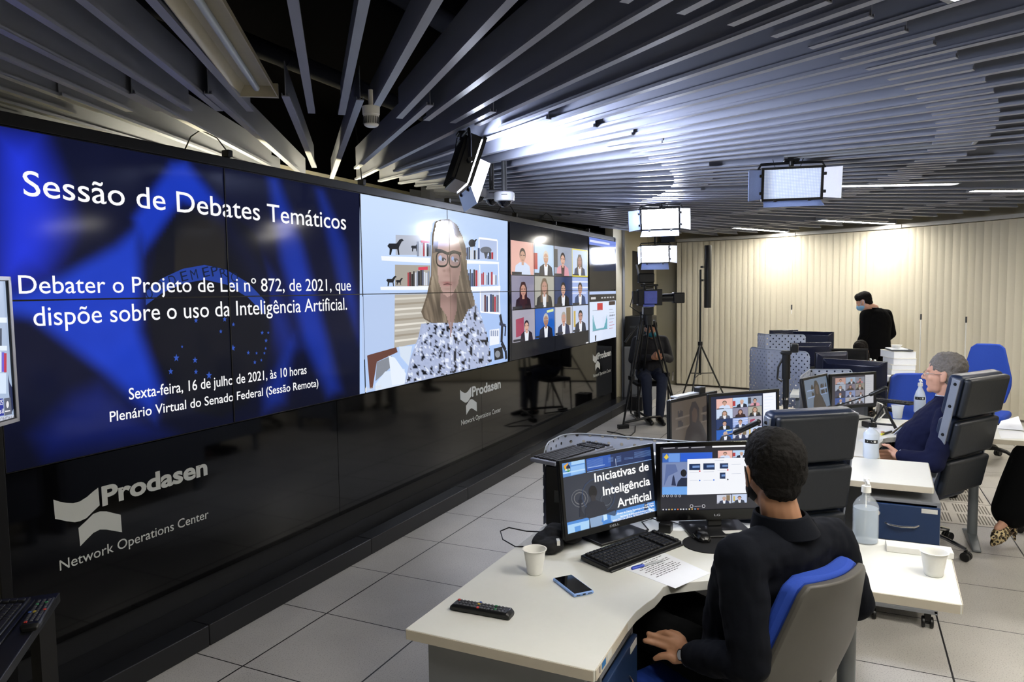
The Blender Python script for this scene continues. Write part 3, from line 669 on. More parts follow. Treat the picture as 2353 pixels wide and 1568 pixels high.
for i, dx in enumerate((0., aty(1057, 893, WY).x-aty(123, 1150, WY).x, aty(1362, 810, WY).x-aty(123, 1150, WY).x)):
    o = flatmesh(logo(dx), 'company_mark', mVinyl, tf)
    o['label'] = 'pale vinyl wave mark and lettering on the skirt, '+['nearest the camera', 'the middle one', 'nearest the tripod'][i]
# ================================================================== desks
mTop = mat('desk_top_white', 'd8d9d3', .42, var=.02, scale=40); mEdge = mat('desk_edge_beige', 'c4bdae', .5, var=.05)
mDeskGrey = mat('desk_panel_grey', '7d8086', .5, var=.04); mNavy = mat('drawer_navy', '1c3358', .45, var=.05); mLegGrey = mat('desk_leg_grey', '6d7378', .4, var=.04)
mWhitePaper = mat('paper', 'e3e6ec', .7, var=.02); mSticker = mat('sticker_white', 'cfd0cc', .6, var=.04); mBlueSt = mat('sticker_blue', '2f6ea8', .5, var=.1)
TOPZ = .74
DESK = [(1.745, 1.18), (1.745, .588), (2.05, .585), (2.13, .58), (2.2, .566), (2.25, .552), (2.3, .547), (2.345, .545), (2.372, .53), (2.42, .47), (2.5, .36), (2.56, .22), (2.578, .1), (2.58, -.345), (3.14, -.37), (3.14, 1.15)]
def off(mb, dx, dy):
    mb.M = Matrix.Translation((dx, dy, 0)); return mb
def desk(dx, dy, label, lo=0.):
    t = thing('corner_desk', label, 'desk', (2.4+dx, .6+dy, 0), 0, None)
    off(MB(), dx, dy).prism(DESK, TOPZ-.033, TOPZ).build('desk_top', mTop, t, .003, world=True)
    for c_, d_, r_ in (((1.7438, .884, TOPZ-.0165), (.0025, .585, .029), 0), ((1.9, .5858, TOPZ-.0165), (.3, .0025, .029), 0), ((2.5785, -.12, TOPZ-.0165), (.003, .44, .029), 0), ((2.86, -.3595, TOPZ-.0165), (.55, .0025, .029), math.atan2(-.025, .56))):
        off(MB(), dx, dy).box(c_, d_, r_).build('edge_band', mEdge, t, world=True)
    off(MB(), dx, dy).box((1.80, .88, .355), (.025, .5, .71)).build('end_panel', mDeskGrey, t, .003, world=True)
    off(MB(), dx, dy).box((2.45, 1.12, .45), (1.25, .018, .5)).build('modesty_panel', mDeskGrey, t, .003, world=True)
    off(MB(), dx, dy).box((3.11, .74, .45), (.018, .72, .5)).build('modesty_panel', mDeskGrey, t, .003, world=True)
    off(MB(), dx, dy).cyl((2.72, -.02+lo, 0), (2.72, -.02+lo, .707), .03, n=20).build('leg', mLegGrey, t, world=True)
    off(MB(), dx, dy).loft([[(2.50, -.045+lo, 0), (2.50, .005+lo, 0), (2.50, .005+lo, .012), (2.50, -.045+lo, .012)], [(2.74, -.05+lo, 0), (2.74, .01+lo, 0), (2.74, .01+lo, .07), (2.74, -.05+lo, .07)], [(2.98, -.045+lo, 0), (2.98, .005+lo, 0), (2.98, .005+lo, .012), (2.98, -.045+lo, .012)]]).build('foot', mLegGrey, t, .006, world=True)
    off(MB(), dx, dy).cyl((3.05, 1.06, 0), (3.05, 1.06, .707), .03, n=20).build('leg', mLegGrey, t, world=True)
    off(MB(), dx, dy).box((2.88, -.02+lo, .686), (.4, .04, .04)).build('top_rail', mLegGrey, t, world=True)
    return t
def pedestal(x, y, rz, label, bay=False):
    """local +x = drawer fronts"""
    t = thing('drawer_pedestal', label, 'drawer unit', (x, y, 0), rz)
    W, D, H = .34, .44, .66
    MB().box((0, -W/2+.008, .37), (D, .016, .56)).box((0, W/2-.008, .37), (D, .016, .56)).box((0, 0, H-.008), (D, W, .016)).box((0, 0, .095), (D, W, .02)).box((-D/2+.008, 0, .37), (.016, W, .56)).build('body', mDeskGrey, t, .002)
    def front(z0, z1, lock):
        f = MB().box((D/2+.006, 0, (z0+z1)/2), (.018, W-.006, z1-z0)).build('drawer_front', mNavy, t, .003)
        zc = (z0+z1)/2-.005
        MB().tube([(D/2+.014, -.075, zc), (D/2+.03, -.055, zc-.004), (D/2+.035, 0, zc-.008), (D/2+.03, .055, zc-.004), (D/2+.014, .075, zc)], .005).build('handle', mChrome, f)
        if lock: MB().cyl((D/2+.014, -.11, z1-.05), (D/2+.02, -.11, z1-.05), .012).build('lock', mChrome, f)
        if lock: MB().box((D/2+.0155, .12, z1-.018), (.002, .07, .022)).build('sticker', mSticker, f)
    front(.45, .635, True)
    if not bay: front(.28, .445, False); front(.11, .275, False)
    else:
        front_l = MB().box((0, 0, .44), (D, W, .012)).build('shelf', mDeskGrey, t)
        MB().box((.16, -.06, .27), (.03, .05, .33)).box((.16, .05, .27), (.03, .03, .33)).build('divider', mBlackMat, t)
    for sx_ in (-1, 1):
        for sy_ in (-1, 1):
            x_, y_ = sx_*(D/2-.04), sy_*(W/2-.04)
            c = MB().cyl((x_, y_-.011, .028), (x_, y_-.026, .028), .028, n=18).cyl((x_, y_+.011, .028), (x_, y_+.026, .028), .028, n=18).cyl((x_, y_-.012, .028), (x_, y_+.012, .028), .01).box((x_, y_, .06), (.03, .03, .05))
            c.build('caster', mBlack, t, .003)
    return t
O2, O3 = (1.475, -.06), (2.905, -.775)
desk(0, 0, 'white corner desk in the foreground with cup, phone and remote control on it')
pedestal(2.03, .83, -math.pi/2, 'navy drawer unit under the left end of the foreground desk')
desk(*O2, 'white corner desk behind the foreground one, under the bright gallery monitor', .1)
pedestal(2.58+O2[0]+.23, -.18+O2[1]-.03, math.pi, 'navy drawer unit with open bay under the sanitizer bottle with black pump', True)
desk(*O3, 'white corner desk before the grey-haired man, with papers and a clear cup')
d5 = thing('cabinet_table', 'low white table carrying stacked pale books by the blue front chair', 'table', (7.85, -.72, 0))
MB().box((0, 0, .725), (.6, .86, .03)).build('table_top', mTop, d5, .003); MB().box((.05, .05, .5), (.45, .7, .3)).build('drawer_box', mDeskGrey, d5)
for y in (-.38, .38):
    for x in (-.25, .25): MB().box((x, y, .355), (.04, .04, .71)).build('leg', mLegGrey, d5)
d6 = thing('long_table', 'white table far back carrying the row of dark monitor backs', 'table', (7.85, .12, 0))
MB().box((0, 0, .725), (1.5, .7, .03)).build('table_top', mTop, d6, .003)
for x in (-.65, .65):
    for y in (-.28, .28): MB().box((x, y, .355), (.05, .05, .71)).build('leg', mLegGrey, d6)
MB().box((-.68, 0, .42), (.02, .55, .55)).build('modesty_panel', mDeskGrey, d6)
d7p = atd(2064, 845, 7.5); d7 = thing('filing_box', 'white storage box under the thick document pile', 'box', (d7p.x, d7p.y, 0)); MB().box((0, 0, .37), (.42, .36, .738)).build('box_body', mWhitePl, d7, .004); MB().box((-.212, 0, .55), (.006, .12, .03)).build('handle', mDarkGrey, d7)
# ---- perforated steel screens
def perf_mat():
    m = bpy.data.materials.new('perforated_steel'); m.use_nodes = True; nt = m.node_tree; b = nt.nodes['Principled BSDF']
    b.inputs['Base Color'].default_value = (*hexc('858da0'), 1); b.inputs['Roughness'].default_value = .65
    uv = nt.nodes.new('ShaderNodeUVMap'); sp = nt.nodes.new('ShaderNodeSeparateXYZ'); nt.links.new(uv.outputs[0], sp.inputs[0])
    def mth(op, a, c=None):
        n = nt.nodes.new('ShaderNodeMath'); n.operation = op
        for i, q in enumerate((a, c)):
            if q is None: continue
            if isinstance(q, (int, float)): n.inputs[i].default_value = q
            else: nt.links.new(q, n.inputs[i])
        return n.outputs[0]
    def cell(o, p, s): return mth('SUBTRACT', mth('FRACT', mth('ADD', mth('DIVIDE', o, p), s)), .5)
    def hole(s):
        a, c = cell(sp.outputs['X'], .062, s), cell(sp.outputs['Y'], .062, s)
        return mth('SQRT', mth('ADD', mth('MULTIPLY', a, a), mth('MULTIPLY', c, c)))
    d = mth('MINIMUM', hole(0.), hole(.5)); al = mth('GREATER_THAN', d, .125); nt.links.new(al, b.inputs['Alpha'])
    nz = nt.nodes.new('ShaderNodeTexNoise'); nz.inputs['Scale'].default_value = 8
    return m
mPerf = perf_mat()
def perf(path, z0, z1, label, lowend=.1, rad=.08):
    """sheet standing along a plan path, its top corners rounded"""
    P_ = [V((x, y, 0)) for x, y in path]
    L = [0.]
    for a, b in zip(P_, P_[1:]): L.append(L[-1]+(b-a).length)
    T = L[-1]; t = thing('perforated_screen', label, 'desk screen', (P_[len(P_)//2].x, P_[len(P_)//2].y, TOPZ-.02))
    n = 60; vs, fs, uv = [], [], []
    def at(s):
        for i in range(len(L)-1):
            if s <= L[i+1]+1e-9: return P_[i].lerp(P_[i+1], (s-L[i])/(L[i+1]-L[i]))
        return P_[-1]
    rows_ = 2
    for i in range(n+1):
        s = T*i/n; p = at(s); e = min(s, T-s); zt = z1
        if e < rad: zt = z1-rad+math.sqrt(max(0, rad*rad-(rad-e)**2))
        vs += [p+V((0, 0, z0)), p+V((0, 0, zt))]; uv += [(s, z0), (s, zt)]
    for i in range(n): fs.append([2*i, 2*i+2, 2*i+3, 2*i+1])
    I = basis(t).inverted(); me = bpy.data.meshes.new('sheet'); me.from_pydata([tuple(I @ v) for v in vs], [], fs)
    ul = me.uv_layers.new(name='UVMap')
    for p in me.polygons:
        for li in p.loop_indices: ul.data[li].uv = uv[me.loops[li].vertex_index]
    me.materials.append(mPerf); me.polygons.foreach_set('use_smooth', [True]*len(me.polygons))
    o = link('sheet', me, t); sd = o.modifiers.new('thick', 'SOLIDIFY'); sd.thickness = .003
    cr = MB(); pts = [V(v) for v in vs[1::2]]
    cr.tube(pts, .0035, n=6).build('rim', mat('screen_rim', '9aa2ae', .4), t, world=True)
    return t
def arcpath(x0, x1, y0, y1, r=.2):
    c = V((x1-r, y0-r)); return [(x0, y0)]+[(c.x+r*math.sin(k*math.pi/16), c.y+r*math.cos(k*math.pi/16)) for k in range(9)]+[(x1, y1)]
perf(arcpath(2.9, 3.2, 1.21, .45, .1), .70, 1.06, 'perforated grey steel screen curving behind the foreground monitors')
# ================================================================== monitors
def monitor(c, az, tilt, w, h, label, paint=None, base=None, foot='slab', bez=(.014, .014, .03), gloss=False, stand=True, strength=1., bz=TOPZ, depth=.045, back=None, logo=None):
    n = V((math.cos(az)*math.cos(tilt), math.sin(az)*math.cos(tilt), math.sin(tilt))); r = V((-math.sin(az), math.cos(az), 0)); u = n.cross(r); c = V(c)
    bp = V(base) if base else c-V((math.cos(az), math.sin(az), 0))*(.06+.0)
    t = thing('monitor', label, 'monitor', (bp.x, bp.y, bz), az)
    R = Matrix((r, u, n)).transposed()
    F = lambda a, b, d: c+r*a+u*b+n*d
    bs, bt, bb = bez; W2, Hb, Ht = w/2+bs, h/2+bb, h/2+bt
    hs = MB(); zc = (Ht-Hb)/2
    hs.loft([[F(-W2, -Hb, -.004), F(W2, -Hb, -.004), F(W2, Ht, -.004), F(-W2, Ht, -.004)], [F(-W2, -Hb, -.022), F(W2, -Hb, -.022), F(W2, Ht, -.022), F(-W2, Ht, -.022)],
             [F(-W2*.8, -Hb*.75, -depth), F(W2*.8, -Hb*.75, -depth), F(W2*.8, Ht*.75, -depth), F(-W2*.8, Ht*.75, -depth)]])
    hs.build('housing', back or mBlack, t, .006, world=True)
    bb_ = MB(); x0, x1, y0, y1 = -W2, W2, -Hb, Ht
    for (a0, a1, b0, b1) in ((x0, x1, y0, -h/2), (x0, x1, h/2, y1), (x0, -w/2, -h/2, h/2), (w/2, x1, -h/2, h/2)):
        bb_.loft([[F(a0, b0, -.004), F(a1, b0, -.004), F(a1, b1, -.004), F(a0, b1, -.004)], [F(a0, b0, .003), F(a1, b0, .003), F(a1, b1, .003), F(a0, b1, .003)]])
    bb_.build('bezel', mat('bezel_gloss', '08080a', .15) if gloss else mBlack, t, world=True)
    Q = Paint(F(-w/2, -h/2, -.003), r, u, 3e-5)
    if paint:
        Q.rect(0, 0, w, h, '07080a', False); paint(Q, w, h); Q.build('picture', screen_mat('monitor_picture_%g' % strength, strength, .25), t, clip=(0, 0, w, h))
    else: MB().quad(F(-w/2, -h/2, -.0025), F(w/2, -h/2, -.0025), F(w/2, h/2, -.0025), F(-w/2, h/2, -.0025)).build('panel', mat('panel_off', '0a0b0d', .2), t, world=True)
    if logo:
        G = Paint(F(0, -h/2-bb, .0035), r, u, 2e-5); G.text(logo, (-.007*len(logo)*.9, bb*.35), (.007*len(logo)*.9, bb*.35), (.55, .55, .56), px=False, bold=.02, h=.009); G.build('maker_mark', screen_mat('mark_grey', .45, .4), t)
    if stand:
        nb = F(0, -Hb*.55, -depth+.004); hd = V((math.cos(az), math.sin(az), 0)); side = V((-hd.y, hd.x, 0))
        bot = V((bp.x, bp.y, bz+.012)); top = nb
        MB().loft([[p+side*a+hd*b for a, b in ((-.03, -.012), (.03, -.012), (.03, .012), (-.03, .012))] for p in (bot, bot.lerp(top, .7), top)]).build('neck', mBlack, t, .004, world=True)
        if foot == 'slab':
            MB().box((.03, 0, .006), (.2, .26, .012)).build('base', mBlack, t, .004)
        else: MB().lathe([(.0, 0), (.12, 0), (.125, .006), (.11, .014), (.0, .016)], 32, (.03, 0, 0)).build('base', mat('base_gloss', '0a0a0c', .12), t)
    return t
def k2(x, y): return (1230+x*.17223, 970+y*.17223)
def dell(Q, w, h):
    A = lambda *p: [k2(*q) for q in p]
    def bg(x, y): return lerp(hexc('141c2c'), hexc('3a3f4c'), sstep(240, 0, math.hypot((x-1345)*1., (y-1125)*1.3))*.8)
    Q.grid(bg, 1285, 1010, 1515, 1240, 14, 12)
    Q.poly(A((350, 535), (660, 480), (672, 680), (368, 745)), '5f93d6'); Q.poly(A((470, 600), (655, 560), (662, 672), (475, 715)), '8fbdf0'); Q.poly(A((480, 520), (655, 492), (658, 545), (480, 580)), 'a8d0f5'); Q.poly(A((368, 680), (662, 622), (664, 640), (370, 700)), 'b8d9f8')
    Q.poly(A((676, 478), (1545, 320), (1553, 490), (690, 660)), '1b2f5f'); Q.poly(A((676, 478), (1000, 420), (1010, 590), (690, 655)), '2b58b0')
    for a in ((690, 520, 900, 480, 620), (970, 480, 1040, 470, 560), (1080, 465, 1145, 455, 550), (1185, 485, 1305, 470, 510), (1318, 410, 1540, 375, 505)):
        x0, y0, x1, y1, yb = a; nn = max(2, int((yb-y0)/14))
        for i in range(nn): Q.line(A((x0, y0+i*14), (x1, y1+i*14)), .0012, '6f90c8')
    Q.line(A((690, 672), (1548, 500)), .003, '7ea0d8'); Q.line(A((1068, 490), (1076, 590)), .002, 'c8d8f0'); Q.line(A((695, 615), (925, 572)), .003, '9db8e8')
    Q.poly(A((375, 590), (432, 545), (440, 560), (405, 600), (420, 640), (395, 640)), 'e8a22c'); Q.poly(A((375, 590), (395, 640), (402, 660), (380, 625)), '3c9a4a'); Q.poly(A((410, 600), (440, 565), (465, 600), (462, 640), (415, 640)), '14233f')
    Q.poly(A((395, 635), (462, 622), (464, 655), (440, 668), (400, 655)), '2f8a46'); Q.text('MCTI', k2(398, 655), k2(460, 642), 'ffffff', cap=k2(396, 634), bold=.03)
    Q.poly(A((420, 1345), (1605, 1050), (1612, 1195), (435, 1505)), '4d8ad6')
    for q, c in ((((430, 1380), (720, 1310), (715, 1430), (437, 1500)), 'a9d2f5'), (((520, 1400), (600, 1380), (605, 1450), (530, 1470)), '5f9ae0'), (((1000, 1250), (1350, 1160), (1300, 1230), (1010, 1330)), '93c0f0'), (((1450, 1090), (1490, 1080), (1500, 1160), (1450, 1180)), '17284a'), (((1500, 1130), (1590, 1190), (1520, 1190)), 'b8dcf8'), (((900, 1230), (950, 1215), (960, 1300), (910, 1320)), 'c8e4fa')): Q.poly(A(*q), c)
    def ringp(cx, cy, r0, r1, c):
        Q.line([k2(cx+r1*math.cos(t*.42), cy+r1*1.05*math.sin(t*.42)) for t in range(16)], .004, c)
    ringp(590, 1020, 0, 110, '5d5f66'); ringp(590, 1020, 0, 75, '6a6a6e'); ringp(940, 1040, 0, 70, '50555f'); ringp(840, 980, 0, 220, '33435f')
    Q.poly(A((660, 1180), (700, 1090), (745, 1060), (790, 1030), (850, 1060), (910, 1070), (960, 1180), (1060, 1165), (1080, 1185), (1065, 1250), (960, 1230), (900, 1240), (830, 1400), (720, 1420), (715, 1290), (670, 1270)), '222634')
    Q.poly(A((720, 1290), (900, 1240), (880, 1330), (905, 1350), (880, 1385), (740, 1410)), '8aa5c8'); Q.poly(A((930, 1230), (1060, 1180), (1075, 1215), (1050, 1255), (990, 1240)), '3d5578')
    Q.disc(*k2(765, 935), 9.6, 14.8, '17171d'); Q.poly(A((735, 980), (800, 980), (800, 1050), (745, 1060)), '2c2a30')
    Q.poly(A((575, 1050), (590, 1040), (600, 980), (608, 980), (606, 1040), (625, 1035), (628, 1050), (610, 1080), (615, 1180), (670, 1260), (650, 1280), (590, 1270), (585, 1090)), '1e2230')
    W_ = (1., 1., 1.)
    Q.text('Iniciativas de', k2(790, 804), k2(1512, 640), W_, cap=k2(782, 684), bold=.018); Q.text('Inteligência', k2(903, 984), k2(1530, 836), W_, cap=k2(894, 862), bold=.018); Q.text('Artificial', k2(1094, 1142), k2(1545, 1030), W_, cap=k2(1086, 1020), bold=.018)
    for s, a, b, hh in (('José Gontijo', (1455, 1120), (1578, 1088), .006), ('Diretor de Ciência, Tecnologia e Inovação Digital', (1090, 1238), (1580, 1120), .0075), ('Secretaria de Empreendedorismo e Inovação', (1130, 1275), (1585, 1165), .0075), ('MINISTÉRIO DA CIÊNCIA, TECNOLOGIA E INOVAÇÕES', (1030, 1335), (1590, 1195), .0075)): Q.text(s, k2(*a), k2(*b), W_, h=hh, bold=.02)
monitor((2.706, .839, .954), 4.186, .116, .476, .268, 'monitor on the foreground desk showing the Iniciativas title slide', dell, base=(2.80, .90, 0), bez=(.012, .012, .024), logo='DELL')
def kL(x, y): return (1520+x*.26786, 880+y*.26786)
def lg(Q, w, h):
    A = lambda *p: [kL(*q) for q in p]
    Q.rect(0, 0, w, h, '25252e', False)
    for x0, x1 in ((15, 115), (140, 232), (255, 375)): Q.line(A((x0, 565-x0*.03), (x1, 562-x1*.03)), .004, 'a8a8b2')
    Q.poly(A((435, 537), (720, 527), (720, 548), (436, 556)), 'f4f4f6')
    Q.poly(A((8, 604), (436, 596), (436, 952), (5, 952)), '3f67b8'); Q.poly(A((60, 608), (156, 605), (156, 680), (60, 680)), '6f9be2'); Q.poly(A((165, 606), (436, 598), (436, 645), (165, 672)), '2d5fd0'); Q.poly(A((6, 685), (222, 680), (222, 890), (6, 895)), '7d8cb4'); Q.poly(A((6, 895), (222, 890), (222, 960), (5, 960)), '6fa6ea')
    Q.poly(A((20, 640), (45, 610), (62, 640), (40, 660)), 'e3c64a'); Q.poly(A((20, 890), (40, 700), (120, 700), (140, 760), (60, 800)), '5f70a0')
    Q.disc(*kL(190, 775), 7, 8.5, '1f2026'); Q.poly(A((140, 850), (170, 815), (222, 815), (222, 890), (130, 890)), '252d44'); Q.poly(A((85, 880), (95, 810), (105, 790), (115, 830), (125, 885)), '2d3654')
    Q.poly(A((222, 655), (800, 640), (800, 945), (219, 962)), 'f2f4fa')
    for x, y, ww, hh in ((237, 697, 95, 52), (358, 692, 98, 54), (500, 692, 72, 44), (500, 772, 48, 52)):
        Q.poly(A((x, y), (x+ww, y-2), (x+ww, y+hh), (x, y+hh)), '1d3157'); Q.poly(A((x+ww*.3, y+hh*.3), (x+ww*.95, y+hh*.25), (x+ww*.95, y+hh*.6), (x+ww*.3, y+hh*.65)), '6f90c8')
    for x, y, c in ((328, 758, 'd23b4a'), (568, 748, 'd23b4a'), (568, 830, '4a4a55'), (327, 838, '4a7ad8'), (448, 834, '4a7ad8')): Q.disc(*kL(x, y), 1.8, 1.8, c)
    for x0, x1, y in ((455, 535, 668), (240, 320, 770), (360, 450, 765), (480, 560, 755), (240, 310, 840), (360, 440, 838), (600, 680, 700), (600, 680, 780)): Q.line(A((x0, y), (x1, y-2)), .0012, 'b9bfd2')
    for x in (15, 50, 86, 122, 156): Q.line([kL(x+9*math.cos(i*.7), 971+9*math.sin(i*.7)) for i in range(10)], .0016, 'd8d8de')
    for x in (257, 360): Q.line([kL(x+13*math.cos(i*.6), 1058+13*math.sin(i*.6)) for i in range(12)], .0018, 'd8d8de')
    Q.line(A((282, 1060), (335, 1058)), .003, '9a9aa4')
    for i, x in enumerate((14, 40, 64, 90, 115, 140, 165, 188, 212, 238, 262, 287, 312)): Q.disc(*kL(x, 1088-i*.5), 1.6, 1.6, ('e8e8ea', 'b8c0d0', 'e8d8a0', 'e0b050', '7fb0e0', 'e07030', 'e8e8ea')[i % 7])
    def b(x0, y0, x1, y1, f):
        p = Q.q(*kL(x0, y0)); r = Q.q(*kL(x1, y1)); bust(Q, p[0], p[1], r[0], r[1], px=False, **f)
    b(483, 583, 606, 645, FACES[0]); b(610, 580, 735, 642, FACES[1]); b(474, 962, 598, 1033, FACES[10]); b(604, 957, 730, 1027, FACES[11])
monitor((3.017, .478, .957), 3.63, .021, .476, .268, 'monitor on the foreground desk half hidden by the man, showing a video call', lg, base=(3.02, .49, 0), foot='slab', bez=(.016, .016, .042), gloss=True, logo='LG')
lgm = [o for o in scene.objects if o.get('label', '').startswith('monitor on the foreground desk half')][0]
MB().box((.09, .05, .0125), (.035, .08, .002)).build('label', mSticker, lgm)
def gallery(Q, w, h, tone=0.):
    cc = lambda s: lerp(hexc(s), hexc('8f8375'), tone)
    Q.rect(0, 0, w, h, cc('14203f'), False); Q.rect(w*.79, h*.02, w*.99, h*.985, cc('f3f6ff'), False)
    for i in range(12): Q.rect(w*.81, h*(.9-.07*i), w*(.81+rng.uniform(.08, .16)), h*(.905-.07*i), cc('c3d3ee'), False)
    x = [.08, .32, .55, .765]; y = [.04, .27, .5, .72, .94]
    order = [8, 10, 11, 11, 6, 7, 8, 0, 3, 4, 5, 1, 0, 1, 2, 2]; order = [[9, 10, 11], [6, 7, 8], [3, 4, 5], [0, 1, 2]]
    for j in range(4):
        for i in range(3):
            f = dict(FACES[order[j][i]])
            if tone: f = {a: (cc(v) if a in ('bg', 'hair', 'suit', 'shirt') else v) for a, v in f.items() if a != 'extra'}
            bust(Q, w*x[i], h*y[j+1], w*x[i+1], h*y[j], px=False, **f)
    for i in (1, 2): Q.rect(w*x[i]-.0008, h*.04, w*x[i]+.0008, h*.94, cc('14203f'), False)
    for j in (1, 2, 3): Q.rect(w*.08, h*y[j]-.0008, w*.765, h*y[j]+.0008, cc('14203f'), False)
def woman(Q, w, h, bg, dk, lt, sk):
    f = lambda *p: [(a*w, b*h) for a, b in p]
    Q.poly(f((0, 0), (1, 0), (1, 1), (0, 1)), bg, False)
    for a in (((.1, .62), (.42, .63), (.42, .67), (.1, .66)), ((.1, .4), (.42, .41), (.42, .45), (.1, .44)), ((.66, .6), (.95, .6), (.95, .64), (.66, .64)), ((.66, .42), (.95, .42), (.95, .46), (.66, .46))): Q.poly(f(*a), lt, False)
    for i in range(14):
        x = rng.choice([rng.uniform(.12, .36), rng.uniform(.68, .92)]); yb = .66 if x < .5 else .64; Q.rect(x*w, yb*h, (x+.03)*w, (yb+rng.uniform(.08, .15))*h, dk, False); Q.rect(x*w, .45*h, (x+.03)*w, (.45+rng.uniform(.08, .14))*h, dk, False)
    Q.poly(f((.25, 0), (.33, .35), (.4, .45), (.4, .75), (.46, .92), (.54, .92), (.62, .75), (.62, .48), (.7, .35), (.82, 0)), dk, False); Q.poly(f((.46, .5), (.45, .7), (.5, .8), (.56, .74), (.58, .6), (.54, .45)), sk, False)
mBackSheen = mat('monitor_back_blue_sheen', '13172a', .25, var=.1)  # blue reflection of the screen wall put into the colour of dark backs
monitor((4.346, .533, .985), 3.957, .03, .476, .268, 'monitor with a bright grid of call participants behind the foreground monitors', gallery, bez=(.016, .016, .02), strength=1., base=(4.42, .60, 0))
monitor((4.17, .79, .975), 4.35, .02, .476, .268, 'dim side-on monitor with a webcam on its top edge, showing a woman', lambda Q, w, h: woman(Q, w, h, '5b5148', '3f3a39', '6c6258', '54463f'), bez=(.014, .016, .03), strength=.8, base=(4.20, .89, 0))
q5, q6 = EYE+(V((6.243, .205, .881))-EYE)*(5.2/5.789), EYE+(V((6.57, -.058, .876))-EYE)*(5.42/5.974)
monitor(q5, 4.35, .16, .395, .223, 'small tilted monitor showing a woman, on the desk of the grey-haired man', lambda Q, w, h: woman(Q, w, h, '6f8096', '3d3733', '8fa6cf', '5d5048'), bez=(.014, .016, .02), strength=.75)
monitor(q6, 3.90, .02, .40, .225, 'monitor with a warm dim participant grid before the grey-haired man', lambda Q, w, h: gallery(Q, w, h, .3), bez=(.018, .018, .022), strength=.72)
# backs of the far monitors (people there face the camera)
def back_mon(px, py, D, az, w, h, label, foot='slab', mt=None): 
    c = atd(px, py, D)
    return monitor((c.x, c.y, c.z), az, .0, w, h, label, None, bez=(.016, .016, .02), foot=foot, back=mt or mBackSheen, depth=.06, base=(c.x-.05*math.cos(az), c.y-.05*math.sin(az), 0))
back_mon(1963, 868, 6.5, -.35, .52, .29, 'dark back of the wide monitor right behind the warm participant grid')
back_mon(1908, 842, 7.0, .75, .34, .25, 'dark back of the angled monitor touching the wide monitor back')
back_mon(1862, 822, 7.4, .5, .40, .28, 'glossy dark monitor back just right of the perforated screens')
back_mon(1943, 832, 7.6, -3.0, .40, .25, 'flat dark monitor front standing before the seated dark-haired person')
back_mon(1868, 790, 8.3, -.2, .42, .25, 'black monitor back with white stickers, rearmost of the row')
back_mon(1800, 785, 8.75, .7, .36, .25, 'dark monitor back at the left end of the rearmost row')
# perforated screens of the far desks
a, b = atd(1762, 880, 7.3), atd(1860, 880, 6.9)
perf([(a.x+.25, a.y+.2), (a.x+.05, a.y+.05), (a.x, a.y), (a.x-.02, a.y-.06), (b.x, b.y)], .55, 1.115, 'near one of two perforated grey screens beside the black monopod', rad=.06)
c_, d_ = atd(1757, 850, 7.9), atd(1850, 850, 7.7)
perf([(c_.x+.2, c_.y+.1), (c_.x, c_.y), (d_.x, d_.y)], .62, 1.225, 'far one of two perforated grey screens beside the black monopod', rad=.03)
e_, f_, g_ = atd(1838, 870, 5.6), atd(1862, 852, 6.1), atd(1960, 870, 6.05)
perf([(e_.x, e_.y), (f_.x, f_.y), (g_.x, g_.y)], .72, 1.04, 'grey perforated screen behind the small tilted monitor', rad=.04)
# webcam on the dim monitor
t = thing('webcam', 'grey and black webcam clipped on top of the dim side-on monitor', 'webcam', (4.168, .785, 1.127), 4.35)
MB().box((.0, -.09, .012), (.05, .26, .012)).build('bar', mGrey, t, .004); MB().box((.01, .03, .026), (.045, .06, .042)).build('camera_block', mBlack, t, .005); MB().box((-.03, 0, -.01), (.015, .05, .05)).build('clip', mBlack, t, .003)
# ================================================================== things on the foreground desk
def keyboard(p, rz, label, z=TOPZ, keym=None, W=.44, D=.14, tilt=.06, bodym=None):
    t = thing('keyboard', label, 'keyboard', (p[0], p[1], z), rz)
    R = Matrix.Rotation(tilt, 4, 'X'); mb = MB(); mb.M = R
    mb.box((0, 0, .012), (W, D, .018)).build('body', bodym or mBlack, t, .004)
    mb = MB(); mb.M = R
    mb.box((0, -D/2-.005, .008), (W*.985, .014, .008)).build('front_edge', bodym or mBlack, t, .003)
    kb = MB(); kb.M = R; s = .019
    for r in range(6):
        n = int((W-.02)/s)
        for i in range(n):
            x = -W/2+.012+s*(i+.5); y = D/2-.018-r*.0205-(.004 if r else 0)
            if (15 == i or i == 19) or (r == 5 and 4 < i < 9): continue
            kb.box((x, y, .0245), (.0165, .017, .008))
        if r == 5: kb.box((-W/2+.012+s*7, D/2-.018-5*.0205-.004, .0245), (s*4-.003, .017, .008))
    kb.build('keys', keym or mat('keycaps_black', '19191c', .5, var=.15), t, .0015, seg=1)
    return t
ka, kb_ = atz(1345, 1292, TOPZ+.012), atz(1555, 1246, TOPZ+.012); kc, kd = atz(1392, 1312, TOPZ), atz(1508, 1222, TOPZ)
cen = (atz(1338, 1280, TOPZ+.01)+atz(1562, 1248, TOPZ+.01)+atz(1392, 1312, TOPZ+.01)+atz(1508, 1222, TOPZ+.02))/4
edge_d = atz(1562, 1248, TOPZ)-atz(1392, 1312, TOPZ)
keyboard(cen, math.atan2(edge_d.y, edge_d.x), 'black keyboard lying before the Iniciativas monitor', W=edge_d.length-.005)
